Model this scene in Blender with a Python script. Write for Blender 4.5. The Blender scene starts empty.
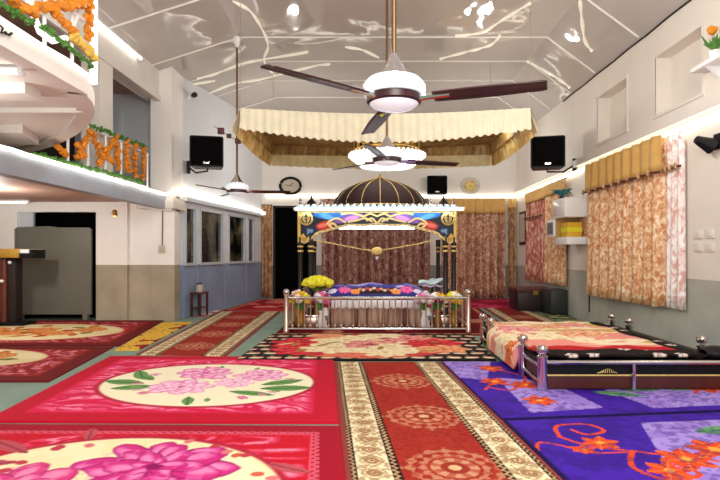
import bpy, bmesh, math, random
import numpy as np
from mathutils import Vector, Matrix
random.seed(7); rng = np.random.default_rng(7)
PI = math.pi
scn = bpy.context.scene
COL = scn.collection
F, CX, CY, EYE = 520.0, 372.0, 254.0, 1.4

# ------------------------------------------------------------------ geometry of the photograph
def fl(px, py):                       # a pixel on the floor
    Y = EYE * F / (py - CY); return ((px - CX) * Y / F, Y)
def dp(px, py, Y):                    # a pixel at a depth
    return Vector(((px - CX) * Y / F, Y, EYE - (py - CY) * Y / F))
def sx(px, py, X):                    # a pixel on a side plane x = X
    Y = X * F / (px - CX); return Vector((X, Y, EYE - (py - CY) * Y / F))

# ------------------------------------------------------------------ materials
def lin(c):
    c = np.asarray(c, float) / 255.0
    return np.where(c <= 0.04045, c / 12.92, ((c + 0.055) / 1.055) ** 2.4)
def rgba(c): return tuple(lin(c)) + (1.0,)
def new_mat(name):
    m = bpy.data.materials.new(name); m.use_nodes = True
    nt = m.node_tree; b = nt.nodes['Principled BSDF']; return m, nt, b
def N(nt, t, **k):
    n = nt.nodes.new(t)
    for a, v in k.items(): setattr(n, a, v)
    return n
def bump(nt, b, scale, strength, detail=3, dist=0.01):
    tc = N(nt, 'ShaderNodeTexCoord'); no = N(nt, 'ShaderNodeTexNoise')
    no.inputs['Scale'].default_value = scale; no.inputs['Detail'].default_value = detail
    bp = N(nt, 'ShaderNodeBump'); bp.inputs['Strength'].default_value = strength; bp.inputs['Distance'].default_value = dist
    nt.links.new(tc.outputs['Object'], no.inputs['Vector']); nt.links.new(no.outputs['Fac'], bp.inputs['Height'])
    nt.links.new(bp.outputs['Normal'], b.inputs['Normal'])
def plain(name, c, rough=0.6, metal=0.0, var=0.0, vs=3.0, bs=0, bst=0.0, emit=0, spec=0.5, coat=0):
    m, nt, b = new_mat(name)
    b.inputs['Base Color'].default_value = rgba(c); b.inputs['Roughness'].default_value = rough
    b.inputs['Metallic'].default_value = metal; b.inputs['Specular IOR Level'].default_value = spec
    if coat: b.inputs['Coat Weight'].default_value = coat
    if var:
        tc = N(nt, 'ShaderNodeTexCoord'); no = N(nt, 'ShaderNodeTexNoise'); no.inputs['Scale'].default_value = vs; no.inputs['Detail'].default_value = 5
        mx = N(nt, 'ShaderNodeMix', data_type='RGBA')
        d = np.asarray(c, float)
        mx.inputs[6].default_value = rgba(np.clip(d * (1 - var), 0, 255)); mx.inputs[7].default_value = rgba(np.clip(d * (1 + var), 0, 255))
        nt.links.new(tc.outputs['Object'], no.inputs['Vector']); nt.links.new(no.outputs['Fac'], mx.inputs[0]); nt.links.new(mx.outputs[2], b.inputs['Base Color'])
    if bs: bump(nt, b, bs, bst)
    if emit:
        b.inputs['Emission Color'].default_value = rgba(c); b.inputs['Emission Strength'].default_value = emit
    return m
def two_tone(name, up, low, h, rough=0.55, var=0.08):
    m, nt, b = new_mat(name); b.inputs['Roughness'].default_value = rough
    g = N(nt, 'ShaderNodeNewGeometry'); s = N(nt, 'ShaderNodeSeparateXYZ'); nt.links.new(g.outputs['Position'], s.inputs[0])
    gt = N(nt, 'ShaderNodeMath', operation='GREATER_THAN'); gt.inputs[1].default_value = h; nt.links.new(s.outputs['Z'], gt.inputs[0])
    no = N(nt, 'ShaderNodeTexNoise'); no.inputs['Scale'].default_value = 1.3; no.inputs['Detail'].default_value = 6; nt.links.new(g.outputs['Position'], no.inputs['Vector'])
    def blotch(c, v):
        mx = N(nt, 'ShaderNodeMix', data_type='RGBA'); d = np.asarray(c, float)
        mx.inputs[6].default_value = rgba(np.clip(d * (1 - v), 0, 255)); mx.inputs[7].default_value = rgba(np.clip(d * (1 + v), 0, 255))
        nt.links.new(no.outputs['Fac'], mx.inputs[0]); return mx
    a, c = blotch(low, var * 2.2), blotch(up, var * 0.5)
    mx = N(nt, 'ShaderNodeMix', data_type='RGBA')
    nt.links.new(gt.outputs[0], mx.inputs[0]); nt.links.new(a.outputs[2], mx.inputs[6]); nt.links.new(c.outputs[2], mx.inputs[7])
    nt.links.new(mx.outputs[2], b.inputs['Base Color']); return m
def painted(name, rough=0.85, bs=0, bst=0.0, sheen=0.0, spec=0.25):
    m, nt, b = new_mat(name); a = N(nt, 'ShaderNodeVertexColor', layer_name='paint')
    b.inputs['Roughness'].default_value = rough; b.inputs['Specular IOR Level'].default_value = spec
    if sheen: b.inputs['Sheen Weight'].default_value = sheen
    nt.links.new(a.outputs['Color'], b.inputs['Base Color'])
    if bs: bump(nt, b, bs, bst)
    return m
def brocade(name, stops, scale, stretch=1.0, rough=0.5, dist=1.2, sheen=0.0):
    m, nt, b = new_mat(name); b.inputs['Roughness'].default_value = rough
    tc = N(nt, 'ShaderNodeTexCoord'); mp = N(nt, 'ShaderNodeMapping'); mp.inputs['Scale'].default_value = (1, 1, stretch)
    no = N(nt, 'ShaderNodeTexNoise'); no.inputs['Scale'].default_value = scale; no.inputs['Detail'].default_value = 2.5; no.inputs['Distortion'].default_value = dist
    rp = N(nt, 'ShaderNodeValToRGB'); cr = rp.color_ramp
    while len(cr.elements) < len(stops): cr.elements.new(0.5)
    for e, (p, c) in zip(cr.elements, stops): e.position = p; e.color = rgba(c)
    nt.links.new(tc.outputs['Object'], mp.inputs[0]); nt.links.new(mp.outputs[0], no.inputs['Vector'])
    nt.links.new(no.outputs['Fac'], rp.inputs[0]); nt.links.new(rp.outputs[0], b.inputs['Base Color'])
    if sheen: b.inputs['Sheen Weight'].default_value = sheen
    return m
def glow(name, c, s):
    m, nt, b = new_mat(name); b.inputs['Base Color'].default_value = (0.9, 0.9, 0.9, 1)
    b.inputs['Emission Color'].default_value = rgba(c); b.inputs['Emission Strength'].default_value = s; return m

M = {}
M['cream'] = two_tone('cream_wall_paint', (246, 241, 236), (160, 150, 130), 1.17, var=0.12)
M['white_wall'] = two_tone('white_wall_paint', (230, 226, 220), (140, 142, 136), 1.05)
M['right_wall'] = two_tone('right_wall_paint', (228, 221, 210), (172, 172, 163), 1.05, var=0.1)
M['blue_wall'] = two_tone('blue_white_wall_paint', (218, 222, 226), (136, 152, 178), 1.16)
M['upper_white'] = plain('upper_white_paint', (226, 221, 213), 0.45, var=0.03)
M['landing_white'] = plain('landing_white_paint', (232, 226, 219), 0.5, var=0.03)
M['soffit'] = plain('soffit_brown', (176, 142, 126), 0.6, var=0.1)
M['grey_interior'] = plain('grey_blue_interior', (192, 198, 202), 0.5, var=0.1, vs=1.2)
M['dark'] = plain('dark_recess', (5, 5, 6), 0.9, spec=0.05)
M['darkbrown'] = plain('dark_brown_recess', (34, 25, 20), 0.7)
M['floor'] = plain('sage_floor_covering', (118, 142, 128), 0.7, var=0.14, vs=2.2, bs=120, bst=0.2)
M['batten'] = plain('white_batten', (238, 236, 228), 0.3)
M['led_soft'] = glow('led_soft_white', (255, 250, 240), 1.6)
M['led'] = glow('led_white', (255, 246, 228), 4.2)
M['tube'] = glow('tube_cool_white', (220, 243, 255), 13)
M['tube_warm'] = glow('tube_white', (255, 252, 244), 2.6)
M['steel'] = plain('polished_steel', (214, 210, 208), 0.16, 1.0)
M['steel_warm'] = plain('worn_steel', (210, 186, 172), 0.28, 0.9)
M['chrome'] = plain('bright_chrome', (238, 240, 244), 0.08, 1.0)
M['black'] = plain('black_plastic', (12, 12, 14), 0.5, spec=0.25)
M['black_mesh'] = plain('black_grille', (6, 6, 7), 0.9, spec=0.1)
M['blade'] = plain('maroon_blade', (52, 21, 24), 0.35, var=0.2, vs=6)
M['pipe_brown'] = plain('bronze_pipe', (120, 92, 66), 0.35, 0.6)
M['fan_white'] = plain('fan_white_glow_enamel', (240, 247, 255), 0.2, emit=0.4, coat=0.4)  # enamel with a glow added to imitate the bright glare on the hub
M['wood'] = plain('dark_brown_wood', (76, 36, 24), 0.35, var=0.25, vs=5)
M['gold'] = plain('gold_leaf', (206, 164, 70), 0.35, 0.55, var=0.12, vs=14)
M['gold_soft'] = plain('gold_paint', (216, 186, 112), 0.5, 0.2, var=0.2, vs=20)
M['dome'] = plain('brown_velvet', (44, 21, 23), 0.8, var=0.25, vs=14)
M['post_dark'] = plain('dark_lacquer', (24, 14, 14), 0.4, var=0.2)
M['cream_cloth'] = plain('cream_satin', (236, 228, 200), 0.5, var=0.07, vs=6)
M['gold_pale'] = plain('pale_gold_satin', (232, 212, 160), 0.45, var=0.14, vs=5)
M['gold_cloth'] = brocade('gold_satin', [(0.3, (186, 142, 70)), (0.5, (222, 184, 104)), (0.68, (244, 222, 156))], 5, 0.5, 0.4)
M['tan_cloth'] = brocade('tan_lining', [(0.3, (132, 98, 52)), (0.55, (178, 142, 82)), (0.7, (204, 174, 116))], 5, 0.5, 0.5)
M['curt_orange'] = brocade('orange_cream_brocade', [(0.34, (196, 124, 76)), (0.45, (216, 160, 112)), (0.55, (232, 192, 146)), (0.66, (246, 226, 198))], 17, 0.7, 0.5, 0.9)
M['curt_brown'] = brocade('brown_rose_brocade', [(0.36, (120, 76, 68)), (0.47, (160, 112, 100)), (0.56, (188, 146, 130)), (0.68, (220, 192, 174))], 8, 1.0, 0.5, 1.4)
M['curt_mid'] = brocade('tan_rose_brocade', [(0.36, (142, 92, 72)), (0.47, (182, 132, 106)), (0.56, (208, 164, 134)), (0.68, (232, 204, 176))], 8, 1.0, 0.5, 1.4)
M['curt_red'] = brocade('red_rose_brocade', [(0.34, (150, 66, 58)), (0.5, (190, 116, 98)), (0.64, (224, 182, 158))], 11, 0.5, 0.55, 0.8)
M['curt_tan'] = brocade('tan_brocade', [(0.34, (132, 92, 62)), (0.5, (178, 136, 96)), (0.66, (214, 182, 142))], 9, 0.6, 0.55)
M['curt_white'] = brocade('white_pink_print', [(0.36, (214, 168, 156)), (0.48, (238, 222, 216)), (0.6, (248, 244, 242))], 10, 0.6, 0.6)
M['valance'] = plain('mustard_valance', (212, 168, 94), 0.5, var=0.1, vs=7)
M['band'] = plain('maroon_band', (88, 44, 40), 0.6)
M['leaf'] = plain('garland_leaf', (66, 116, 40), 0.6, var=0.35, vs=14)
M['marigold'] = plain('orange_marigold', (240, 128, 24), 0.7, var=0.28, vs=9)
M['marigold_pale'] = plain('pale_marigold', (246, 184, 84), 0.7, var=0.22, vs=9)
M['alu'] = plain('white_aluminium', (206, 214, 224), 0.35, 0.15)
M['blue_panel'] = plain('blue_grey_panel', (140, 156, 184), 0.45, var=0.1)
def glass():
    m, nt, b = new_mat('dark_window_glass'); b.inputs['Roughness'].default_value = 0.06
    tc = N(nt, 'ShaderNodeTexCoord'); no = N(nt, 'ShaderNodeTexNoise'); no.inputs['Scale'].default_value = 2.2; no.inputs['Detail'].default_value = 4
    rp = N(nt, 'ShaderNodeValToRGB'); rp.color_ramp.elements[0].position = 0.42; rp.color_ramp.elements[1].position = 0.75
    rp.color_ramp.elements[0].color = rgba((14, 18, 18)); rp.color_ramp.elements[1].color = rgba((112, 108, 78))
    nt.links.new(tc.outputs['Object'], no.inputs['Vector']); nt.links.new(no.outputs['Fac'], rp.inputs[0]); nt.links.new(rp.outputs[0], b.inputs['Base Color'])
    return m
M['glass'] = glass()
M['screen'] = plain('grey_green_metal', (112, 112, 102), 0.42, 0.1, var=0.08, vs=1.5)
M['redwood'] = plain('red_brown_post', (92, 38, 28), 0.4, var=0.2)
M['white'] = plain('white_gloss', (240, 240, 240), 0.35)
M['yellow'] = plain('yellow_petal', (232, 218, 42), 0.7, var=0.14, vs=30)
M['amber'] = plain('amber_petal', (236, 172, 40), 0.7, var=0.2, vs=30)
M['pink'] = plain('pink_petal', (232, 104, 160), 0.7, var=0.2, vs=30)
M['magenta'] = plain('magenta_petal', (158, 40, 92), 0.7, var=0.2, vs=30)
M['lilac'] = plain('lilac_petal', (222, 196, 226), 0.7, var=0.12, vs=30)
M['whitepetal'] = plain('white_petal', (244, 240, 240), 0.7, var=0.05, vs=30)
M['brass'] = plain('brass_vase', (190, 148, 78), 0.3, 0.8)
M['porcelain'] = plain('white_porcelain', (238, 236, 238), 0.2, coat=0.4)
M['teal'] = plain('teal_leaf', (38, 104, 110), 0.6, var=0.3, vs=12)
M['ivory_face'] = plain('ivory_dial', (196, 186, 168), 0.5)
M['pale_face'] = plain('pale_dial', (206, 200, 184), 0.5, var=0.08, vs=9)
M['carpet'] = painted('woven_carpet', 0.95, 260, 0.25, 0.0, 0.1)
M['plush'] = painted('plush_blanket', 0.8, 160, 0.35, 0.0, 0.15)
M['paint_gloss'] = painted('painted_panel', 0.35)
M['silk'] = painted('silk_cover', 0.45)
def ceiling_mat():
    m, nt, b = new_mat('glossy_ceiling_sheet'); b.inputs['Base Color'].default_value = rgba((190, 184, 178)); b.inputs['Roughness'].default_value = 0.06
    b.inputs['Specular IOR Level'].default_value = 0.6
    g = N(nt, 'ShaderNodeNewGeometry'); mp = N(nt, 'ShaderNodeMapping'); mp.inputs['Scale'].default_value = (0.8, 0.55, 1.0)
    no = N(nt, 'ShaderNodeTexNoise'); no.inputs['Scale'].default_value = 0.9; no.inputs['Detail'].default_value = 2.0; no.inputs['Distortion'].default_value = 0.6
    bp = N(nt, 'ShaderNodeBump'); bp.inputs['Strength'].default_value = 0.6; bp.inputs['Distance'].default_value = 0.12
    nt.links.new(g.outputs['Position'], mp.inputs[0]); nt.links.new(mp.outputs[0], no.inputs['Vector']); nt.links.new(no.outputs['Fac'], bp.inputs['Height']); nt.links.new(bp.outputs['Normal'], b.inputs['Normal'])
    return m
M['ceiling'] = ceiling_mat()

# ------------------------------------------------------------------ mesh helpers
class MB:
    def __init__(s): s.bm = bmesh.new()
    def box(s, lo, hi, rz=0.0, piv=None, bev=0.0):
        lo, hi = Vector(lo), Vector(hi)
        r = bmesh.ops.create_cube(s.bm, size=1.0); vs = r['verts']; d = hi - lo; c = (lo + hi) / 2
        for v in vs: v.co = Vector((v.co.x * d.x, v.co.y * d.y, v.co.z * d.z)) + c
        if bev:
            es = {e for v in vs for e in v.link_edges}
            q = bmesh.ops.bevel(s.bm, geom=list(es), offset=bev, segments=2, affect='EDGES', profile=0.5)
            vs = list({v for f in q['faces'] for v in f.verts} | {v for v in vs if v.is_valid})
        if rz:
            bmesh.ops.rotate(s.bm, verts=vs, cent=Vector(piv if piv else c), matrix=Matrix.Rotation(rz, 3, 'Z'))
        return s
    def tube(s, pts, r, seg=8, cap=True):
        pts = [Vector(p) for p in pts]; n = len(pts); rs = r if isinstance(r, (list, tuple)) else [r] * n
        rings = []; up = Vector((0, 0, 1))
        for i, p in enumerate(pts):
            t = (pts[min(i + 1, n - 1)] - pts[max(i - 1, 0)])
            if t.length < 1e-9: t = Vector((0, 0, 1))
            t.normalize()
            a = up if abs(t.dot(up)) < 0.95 else Vector((1, 0, 0))
            u = t.cross(a).normalized(); w = u.cross(t)
            rings.append([s.bm.verts.new(p + (u * math.cos(2 * PI * k / seg) + w * math.sin(2 * PI * k / seg)) * rs[i]) for k in range(seg)])
        for a, b in zip(rings, rings[1:]):
            for k in range(seg): s.bm.faces.new((a[k], a[(k + 1) % seg], b[(k + 1) % seg], b[k]))
        if cap: s.bm.faces.new(rings[0][::-1]); s.bm.faces.new(rings[-1])
        return s
    def lathe(s, prof, c=(0, 0, 0), seg=20, sc=(1, 1)):
        c = Vector(c); rings = []
        for r, z in prof: rings.append([s.bm.verts.new(c + Vector((r * sc[0] * math.cos(2 * PI * k / seg), r * sc[1] * math.sin(2 * PI * k / seg), z))) for k in range(seg)])
        for a, b in zip(rings, rings[1:]):
            for k in range(seg): s.bm.faces.new((a[k], a[(k + 1) % seg], b[(k + 1) % seg], b[k]))
        s.bm.faces.new(rings[0][::-1]); s.bm.faces.new(rings[-1]); return s
    def ball(s, c, r, sc=(1, 1, 1), u=10, v=7, jit=0.0):
        q = bmesh.ops.create_uvsphere(s.bm, u_segments=u, v_segments=v, radius=r)
        for w in q['verts']:
            k = 1 + (random.uniform(-jit, jit) if jit else 0)
            w.co = Vector((w.co.x * sc[0] * k, w.co.y * sc[1] * k, w.co.z * sc[2] * k)) + Vector(c)
        return s
    def ico(s, c, r, jit=0.2, sub=1, sc=(1, 1, 1)):
        q = bmesh.ops.create_icosphere(s.bm, subdivisions=sub, radius=r)
        for w in q['verts']:
            k = 1 + random.uniform(-jit, jit); w.co = Vector((w.co.x * sc[0] * k, w.co.y * sc[1] * k, w.co.z * sc[2] * k)) + Vector(c)
        return s
    def poly(s, pts, ext):
        vs = [s.bm.verts.new(Vector(p)) for p in pts]; f = s.bm.faces.new(vs)
        q = bmesh.ops.extrude_face_region(s.bm, geom=[f])
        bmesh.ops.translate(s.bm, verts=[g for g in q['geom'] if isinstance(g, bmesh.types.BMVert)], vec=Vector(ext)); return s
    def surf(s, fn, nu, nv, closed_u=False):
        g = [[s.bm.verts.new(Vector(fn(i / nu, j / nv))) for j in range(nv + 1)] for i in range(nu + (0 if closed_u else 1))]
        m = len(g)
        for i in range(nu):
            for j in range(nv):
                a, b = g[i % m], g[(i + 1) % m]; s.bm.faces.new((a[j], b[j], b[j + 1], a[j + 1]))
        return s
    def build(s, name, mat, parent=None, loc=(0, 0, 0), smooth=True, solid=0.0):
        bmesh.ops.recalc_face_normals(s.bm, faces=s.bm.faces)
        me = bpy.data.meshes.new(name); s.bm.to_mesh(me); s.bm.free()
        o = bpy.data.objects.new(name, me); COL.objects.link(o); me.materials.append(mat)
        if smooth:
            me.shade_smooth()
            e = o.modifiers.new('edges', 'EDGE_SPLIT'); e.split_angle = math.radians(38)
        if solid:
            so = o.modifiers.new('thickness', 'SOLIDIFY'); so.thickness = solid; so.offset = 0
        o.location = loc
        if parent: o.parent = parent
        return o
def tag(o, label=None, cat=None, group=None, kind=None):
    if label: o['label'] = label
    if cat: o['category'] = cat
    if group: o['group'] = group
    if kind: o['kind'] = kind
    return o
def thing(name, label, cat, loc=(0, 0, 0), rz=0.0, group=None):
    o = bpy.data.objects.new(name, None); COL.objects.link(o); o.location = loc; o.rotation_euler = (0, 0, rz); o.empty_display_size = 0.1
    return tag(o, label, cat, group)
def dup(root, loc, rz=0.0, label=None):
    r = root.copy(); COL.objects.link(r); r.location = loc; r.rotation_euler = (0, 0, rz)
    if label: r['label'] = label
    for ch in list(root.children):
        c = ch.copy(); COL.objects.link(c); c.parent = r
        for g in list(ch.children):
            d = g.copy(); COL.objects.link(d); d.parent = c
    return r
def struct(name, mb, mat, label=None, parent=None, smooth=False):
    o = mb.build(name, mat, parent, smooth=smooth)
    if not parent: tag(o, label, None, None, 'structure')
    return o

# ------------------------------------------------------------------ painting on dense grids (vertex colours)
_lat = rng.random((64, 64))
def noise(x, y):
    xi = np.floor(x).astype(int); yi = np.floor(y).astype(int); fx = x - xi; fy = y - yi
    fx = fx * fx * (3 - 2 * fx); fy = fy * fy * (3 - 2 * fy)
    a = _lat[xi % 64, yi % 64]; b = _lat[(xi + 1) % 64, yi % 64]; c = _lat[xi % 64, (yi + 1) % 64]; d = _lat[(xi + 1) % 64, (yi + 1) % 64]
    return (a * (1 - fx) + b * fx) * (1 - fy) + (c * (1 - fx) + d * fx) * fy
def fbm(x, y, o=4):
    v = 0; a = 0.5
    for k in range(o): v = v + a * noise(x * 2 ** k + 17 * k, y * 2 ** k + 9 * k); a *= 0.5
    return v / (1 - 0.5 ** o)
def step(e, x, w=0.02): return np.clip((x - e) / w + 0.5, 0, 1)
class Canvas:
    def __init__(s, x, y, base): s.x, s.y = x, y; s.c = np.zeros(x.shape + (3,)) + np.array(base, float)
    def put(s, mask, col):
        mask = np.clip(mask, 0, 1)[..., None]; s.c = s.c * (1 - mask) + np.array(col, float) * mask
    def ell(s, cx, cy, rx, ry, col, rot=0.0, soft=0.06, a=1.0):
        dx, dy = s.x - cx, s.y - cy; u = dx * math.cos(rot) + dy * math.sin(rot); v = -dx * math.sin(rot) + dy * math.cos(rot)
        r = np.sqrt((u / rx) ** 2 + (v / ry) ** 2); s.put(a * step(0, 1 - r, soft * 2), col)
    def leaf(s, cx, cy, L, W, rot, col, vein=None):
        dx, dy = s.x - cx, s.y - cy; u = dx * math.cos(rot) + dy * math.sin(rot); v = -dx * math.sin(rot) + dy * math.cos(rot)
        t = np.clip(u / L, 0, 1); w = W * np.sin(PI * t) ** 0.8
        inside = ((u > 0) & (u < L) & (np.abs(v) < w)).astype(float); s.put(inside, col)
        if vein is not None: s.put(inside * (np.abs(v) < 0.12 * W), vein)
    def rose(s, cx, cy, R, dark, mid, light, seed=0, flat=1.0):
        r_ = random.Random(seed); ox_, oy_ = s.x, s.y; q_ = R * 0.22
        s.x = ox_ + q_ * (fbm(ox_ * 2.2 / R + seed, oy_ * 2.2 / R, 3) - 0.5); s.y = oy_ + q_ * (fbm(ox_ * 2.2 / R, oy_ * 2.2 / R + seed + 7, 3) - 0.5)
        for ring, (rr, n, sz) in enumerate([(0.68, 8, 0.46), (0.5, 7, 0.4), (0.32, 6, 0.33), (0.16, 5, 0.24)]):
            for k in range(n):
                a = 2 * PI * k / n + ring * 0.5 + r_.uniform(-0.15, 0.15); px, py = cx + R * rr * math.cos(a), cy + R * rr * math.sin(a) * flat
                q = R * sz * r_.uniform(0.85, 1.12)
                s.ell(px, py, q, q * 0.82 * flat, dark, a, 0.04); s.ell(px + 0.12 * q * math.cos(a), py + 0.12 * q * math.sin(a), q * 0.86, q * 0.7 * flat, mid, a, 0.12)
                s.ell(px + 0.3 * q * math.cos(a + 0.5), py + 0.3 * q * math.sin(a + 0.5), q * 0.5, q * 0.34 * flat, light, a, 0.4, 0.8)
        s.ell(cx, cy, R * 0.13, R * 0.12 * flat, dark, 0, 0.2); s.x, s.y = ox_, oy_
        s.put(0.35 * (np.hypot(s.x - cx, (s.y - cy) / flat) < R) * (fbm(s.x * 9 / R, s.y * 9 / R, 2) > 0.6), light)
    def line(s, pts, w, col):
        for (x0, y0), (x1, y1) in zip(pts, pts[1:]):
            dx, dy = x1 - x0, y1 - y0; L2 = dx * dx + dy * dy + 1e-12
            t = np.clip(((s.x - x0) * dx + (s.y - y0) * dy) / L2, 0, 1)
            s.put((np.hypot(s.x - x0 - t * dx, s.y - y0 - t * dy) < w).astype(float), col)
def paint_mesh(name, P, colors, mat, parent=None, skirt=None, smooth=True):
    nu, nv = P.shape[0], P.shape[1]; V = P.reshape(-1, 3); C = colors.reshape(-1, 3)
    idx = np.arange(nu * nv).reshape(nu, nv)
    f = np.stack([idx[:-1, :-1], idx[1:, :-1], idx[1:, 1:], idx[:-1, 1:]], -1).reshape(-1, 4)
    if skirt is not None:
        ring = np.concatenate([idx[:, 0], idx[-1, 1:], idx[-2::-1, -1], idx[0, -2:0:-1]]); n = len(ring); b = np.arange(n) + len(V)
        W = V[ring].copy(); W[:, 2] = skirt; V = np.vstack([V, W]); C = np.vstack([C, C[ring]])
        r2 = np.roll(ring, -1); b2 = np.roll(b, -1); f = np.vstack([f, np.stack([ring, b, b2, r2], -1)])
    me = bpy.data.meshes.new(name); me.from_pydata(V.tolist(), [], f.tolist()); me.update()
    ca = me.color_attributes.new('paint', 'FLOAT_COLOR', 'POINT')
    rgba_ = np.ones((len(V), 4)); rgba_[:, :3] = lin(np.clip(C, 0, 255)); ca.data.foreach_set('color', rgba_.ravel())
    if smooth: me.shade_smooth()
    me.materials.append(mat); o = bpy.data.objects.new(name, me); COL.objects.link(o)
    if parent: o.parent = parent
    return o
def mat_quad(name, corners, z, res, paint, mat, label, cat, group=None, wav=0.004, fringe=False):
    """corners: near-left, near-right, far-right, far-left (x, y); paint(x, y in metres across and along, width, length)"""
    a, b, c, d = [np.array(p, float) for p in corners]
    W = (np.linalg.norm(b - a) + np.linalg.norm(c - d)) / 2; L = (np.linalg.norm(d - a) + np.linalg.norm(c - b)) / 2
    nu, nv = max(int(W / res), 4) + 1, max(int(L / res), 4) + 1
    u, v = np.meshgrid(np.linspace(0, 1, nu), np.linspace(0, 1, nv), indexing='ij')
    XY = (a * ((1 - u) * (1 - v))[..., None] + b * (u * (1 - v))[..., None] + c * (u * v)[..., None] + d * ((1 - u) * v)[..., None])
    o0 = XY.mean((0, 1)); ed = np.minimum(np.minimum(u, 1 - u) * W, np.minimum(v, 1 - v) * L)
    zz = z - 0.006 * np.exp(-ed / 0.02) + wav * (fbm(XY[..., 0] * 1.3 + 5, XY[..., 1] * 1.3 + 3) - 0.5)
    cv = paint(u * W, v * L, W, L)
    P = np.dstack([XY[..., 0] - o0[0], XY[..., 1] - o0[1], zz])
    o = paint_mesh(name, P, cv.c, mat, skirt=0.001); o.location = (o0[0], o0[1], 0)
    return tag(o, label, cat, group)

# ================================================================== THE SETTING
XR, YB = 4.5, 16.2
P0, P1 = Vector((-4.14, 11.4, 0)), Vector((-3.43, YB, 0))
struct('floor', MB().box((-9.4, -1.5, -0.12), (5.0, 16.7, 0.0)), M['floor'], 'sage green floor covering of the prayer hall')
prof = [(-4.75, 5.08), (-2.64, 5.75), (3.5, 5.75), (4.62, 4.92)]
cm = MB()
for (x0, z0), (x1, z1) in zip(prof, prof[1:]):
    n = 12
    cm.surf(lambda u, v: (x0 + (x1 - x0) * u, -1.5 + 17.9 * v, z0 + (z1 - z0) * u), n, 30)
cl = struct('ceiling', cm, M['ceiling'], 'glossy grey sheet ceiling with sloping sides')
def ceil_z(x):
    for (x0, z0), (x1, z1) in zip(prof, prof[1:]):
        if x0 <= x <= x1: return z0 + (z1 - z0) * (x - x0) / (x1 - x0)
    return 5.0
for i, y in enumerate((7.0, 8.7, 10.4, 11.7, 13.0, 14.4)):
    pts = [(x, y, ceil_z(x) - 0.012) for x in (-4.45, -2.64, 3.5, 4.46)]
    struct('trim_%d' % (i + 1), MB().tube(pts, 0.018, 6), M['batten'], 'thin white batten crossing the ceiling')
# back wall with a dark doorway
DX0, DX1, DH = -3.08, -1.86, 2.9
wb = MB()
wb.box((-3.7, YB, 0), (DX0, YB + 0.2, 5.9)).box((DX1, YB, 0), (4.7, YB + 0.2, 5.9)).box((DX0, YB, DH), (DX1, YB + 0.2, 5.9))
struct('wall_back', wb, M['white_wall'], 'pale back wall of the hall')
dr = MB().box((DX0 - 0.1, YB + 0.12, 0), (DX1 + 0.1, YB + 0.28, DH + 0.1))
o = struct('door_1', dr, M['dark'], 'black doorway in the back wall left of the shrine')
struct('door_frame', MB().box((DX0, YB - 0.03, 0), (DX0 + 0.06, YB + 0.1, DH)).box((DX1 - 0.06, YB - 0.03, 0), (DX1, YB + 0.1, DH)).box((DX0, YB - 0.03, DH - 0.06), (DX1, YB + 0.1, DH)), M['darkbrown'], parent=o)
# right wall with two deep niches
ys = [(-1.5, 7.09), (8.27, 9.18), (10.4, YB + 0.2)]
wr = MB().box((XR, -1.5, 0), (XR + 0.25, YB + 0.2, 3.6)).box((XR, -1.5, 4.52), (XR + 0.25, YB + 0.2, 5.3))
for a, b in ys: wr.box((XR, a, 3.6), (XR + 0.25, b, 4.52))
wr.box((XR + 0.25, 6.9, 3.5), (XR + 0.3, 10.6, 4.62))
struct('wall_right', wr, M['right_wall'], 'cream right wall with grey dado and two niches')
for i, (a, b) in enumerate(((7.09, 8.27), (9.18, 10.4))):
    t = MB()
    t.box((XR - 0.02, a - 0.05, 3.55), (XR + 0.02, b + 0.05, 3.6)); t.box((XR - 0.012, a - 0.04, 3.6), (XR + 0.01, a, 4.56)); t.box((XR - 0.012, b, 3.6), (XR + 0.01, b + 0.04, 4.56))
    struct('trim_%d' % (7 + i), t, M['upper_white'], 'raised surround of a niche high on the right wall')
struct('trim_9', MB().box((XR - 0.09, -1.5, 3.3), (XR, YB, 3.44)), M['upper_white'], 'projecting ledge along the right wall above the curtains')
struct('trim_10', MB().tube([(XR - 0.01, y, 4.985 + 0.006 * math.sin(y * 5)) for y in np.linspace(-1.4, 12.2, 60)], 0.016, 6), M['darkbrown'], 'dark cable line along the top of the right wall')
# left glazed partition, oblique
dirL = (P1 - P0); LL = dirL.length; dirL.normalize(); nrm = Vector((dirL.y, -dirL.x, 0)); angL = math.atan2(dirL.y, dirL.x)
def Lp(t, off=0.0, z=0.0): return P0 + dirL * t + nrm * off + Vector((0, 0, z))
def Lbox(mb, t0, t1, o0, o1, z0, z1):
    pts = [Lp(t0, o0, z0), Lp(t1, o0, z0), Lp(t1, o1, z0), Lp(t0, o1, z0)]
    return mb.poly(pts, (0, 0, z1 - z0))
def t_of(px):                                                       # where a column of the photograph meets the partition
    k = (px - CX) / F; return (k * P0.y - P0.x) / (dirL.x - k * dirL.y)
wl = MB(); Lbox(wl, 0, LL + 0.2, -0.2, -0.06, 0, 5.8); Lbox(wl, 0, LL + 0.2, -0.06, 0, 2.47, 5.8); Lbox(wl, 0, LL + 0.2, -0.06, 0, 0, 1.14)
wins = [(184.5, 195.5), (199.5, 222.5), (228, 245), (247.5, 254)]
edges = [0.0] + [t_of(p) for w in wins for p in w] + [LL + 0.2]
for k in range(0, len(edges), 2): Lbox(wl, edges[k], edges[k + 1], -0.06, 0, 1.14, 2.47)
struct('wall_left', wl, M['blue_wall'], 'white left wall with blue grey panels below the windows')
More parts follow.
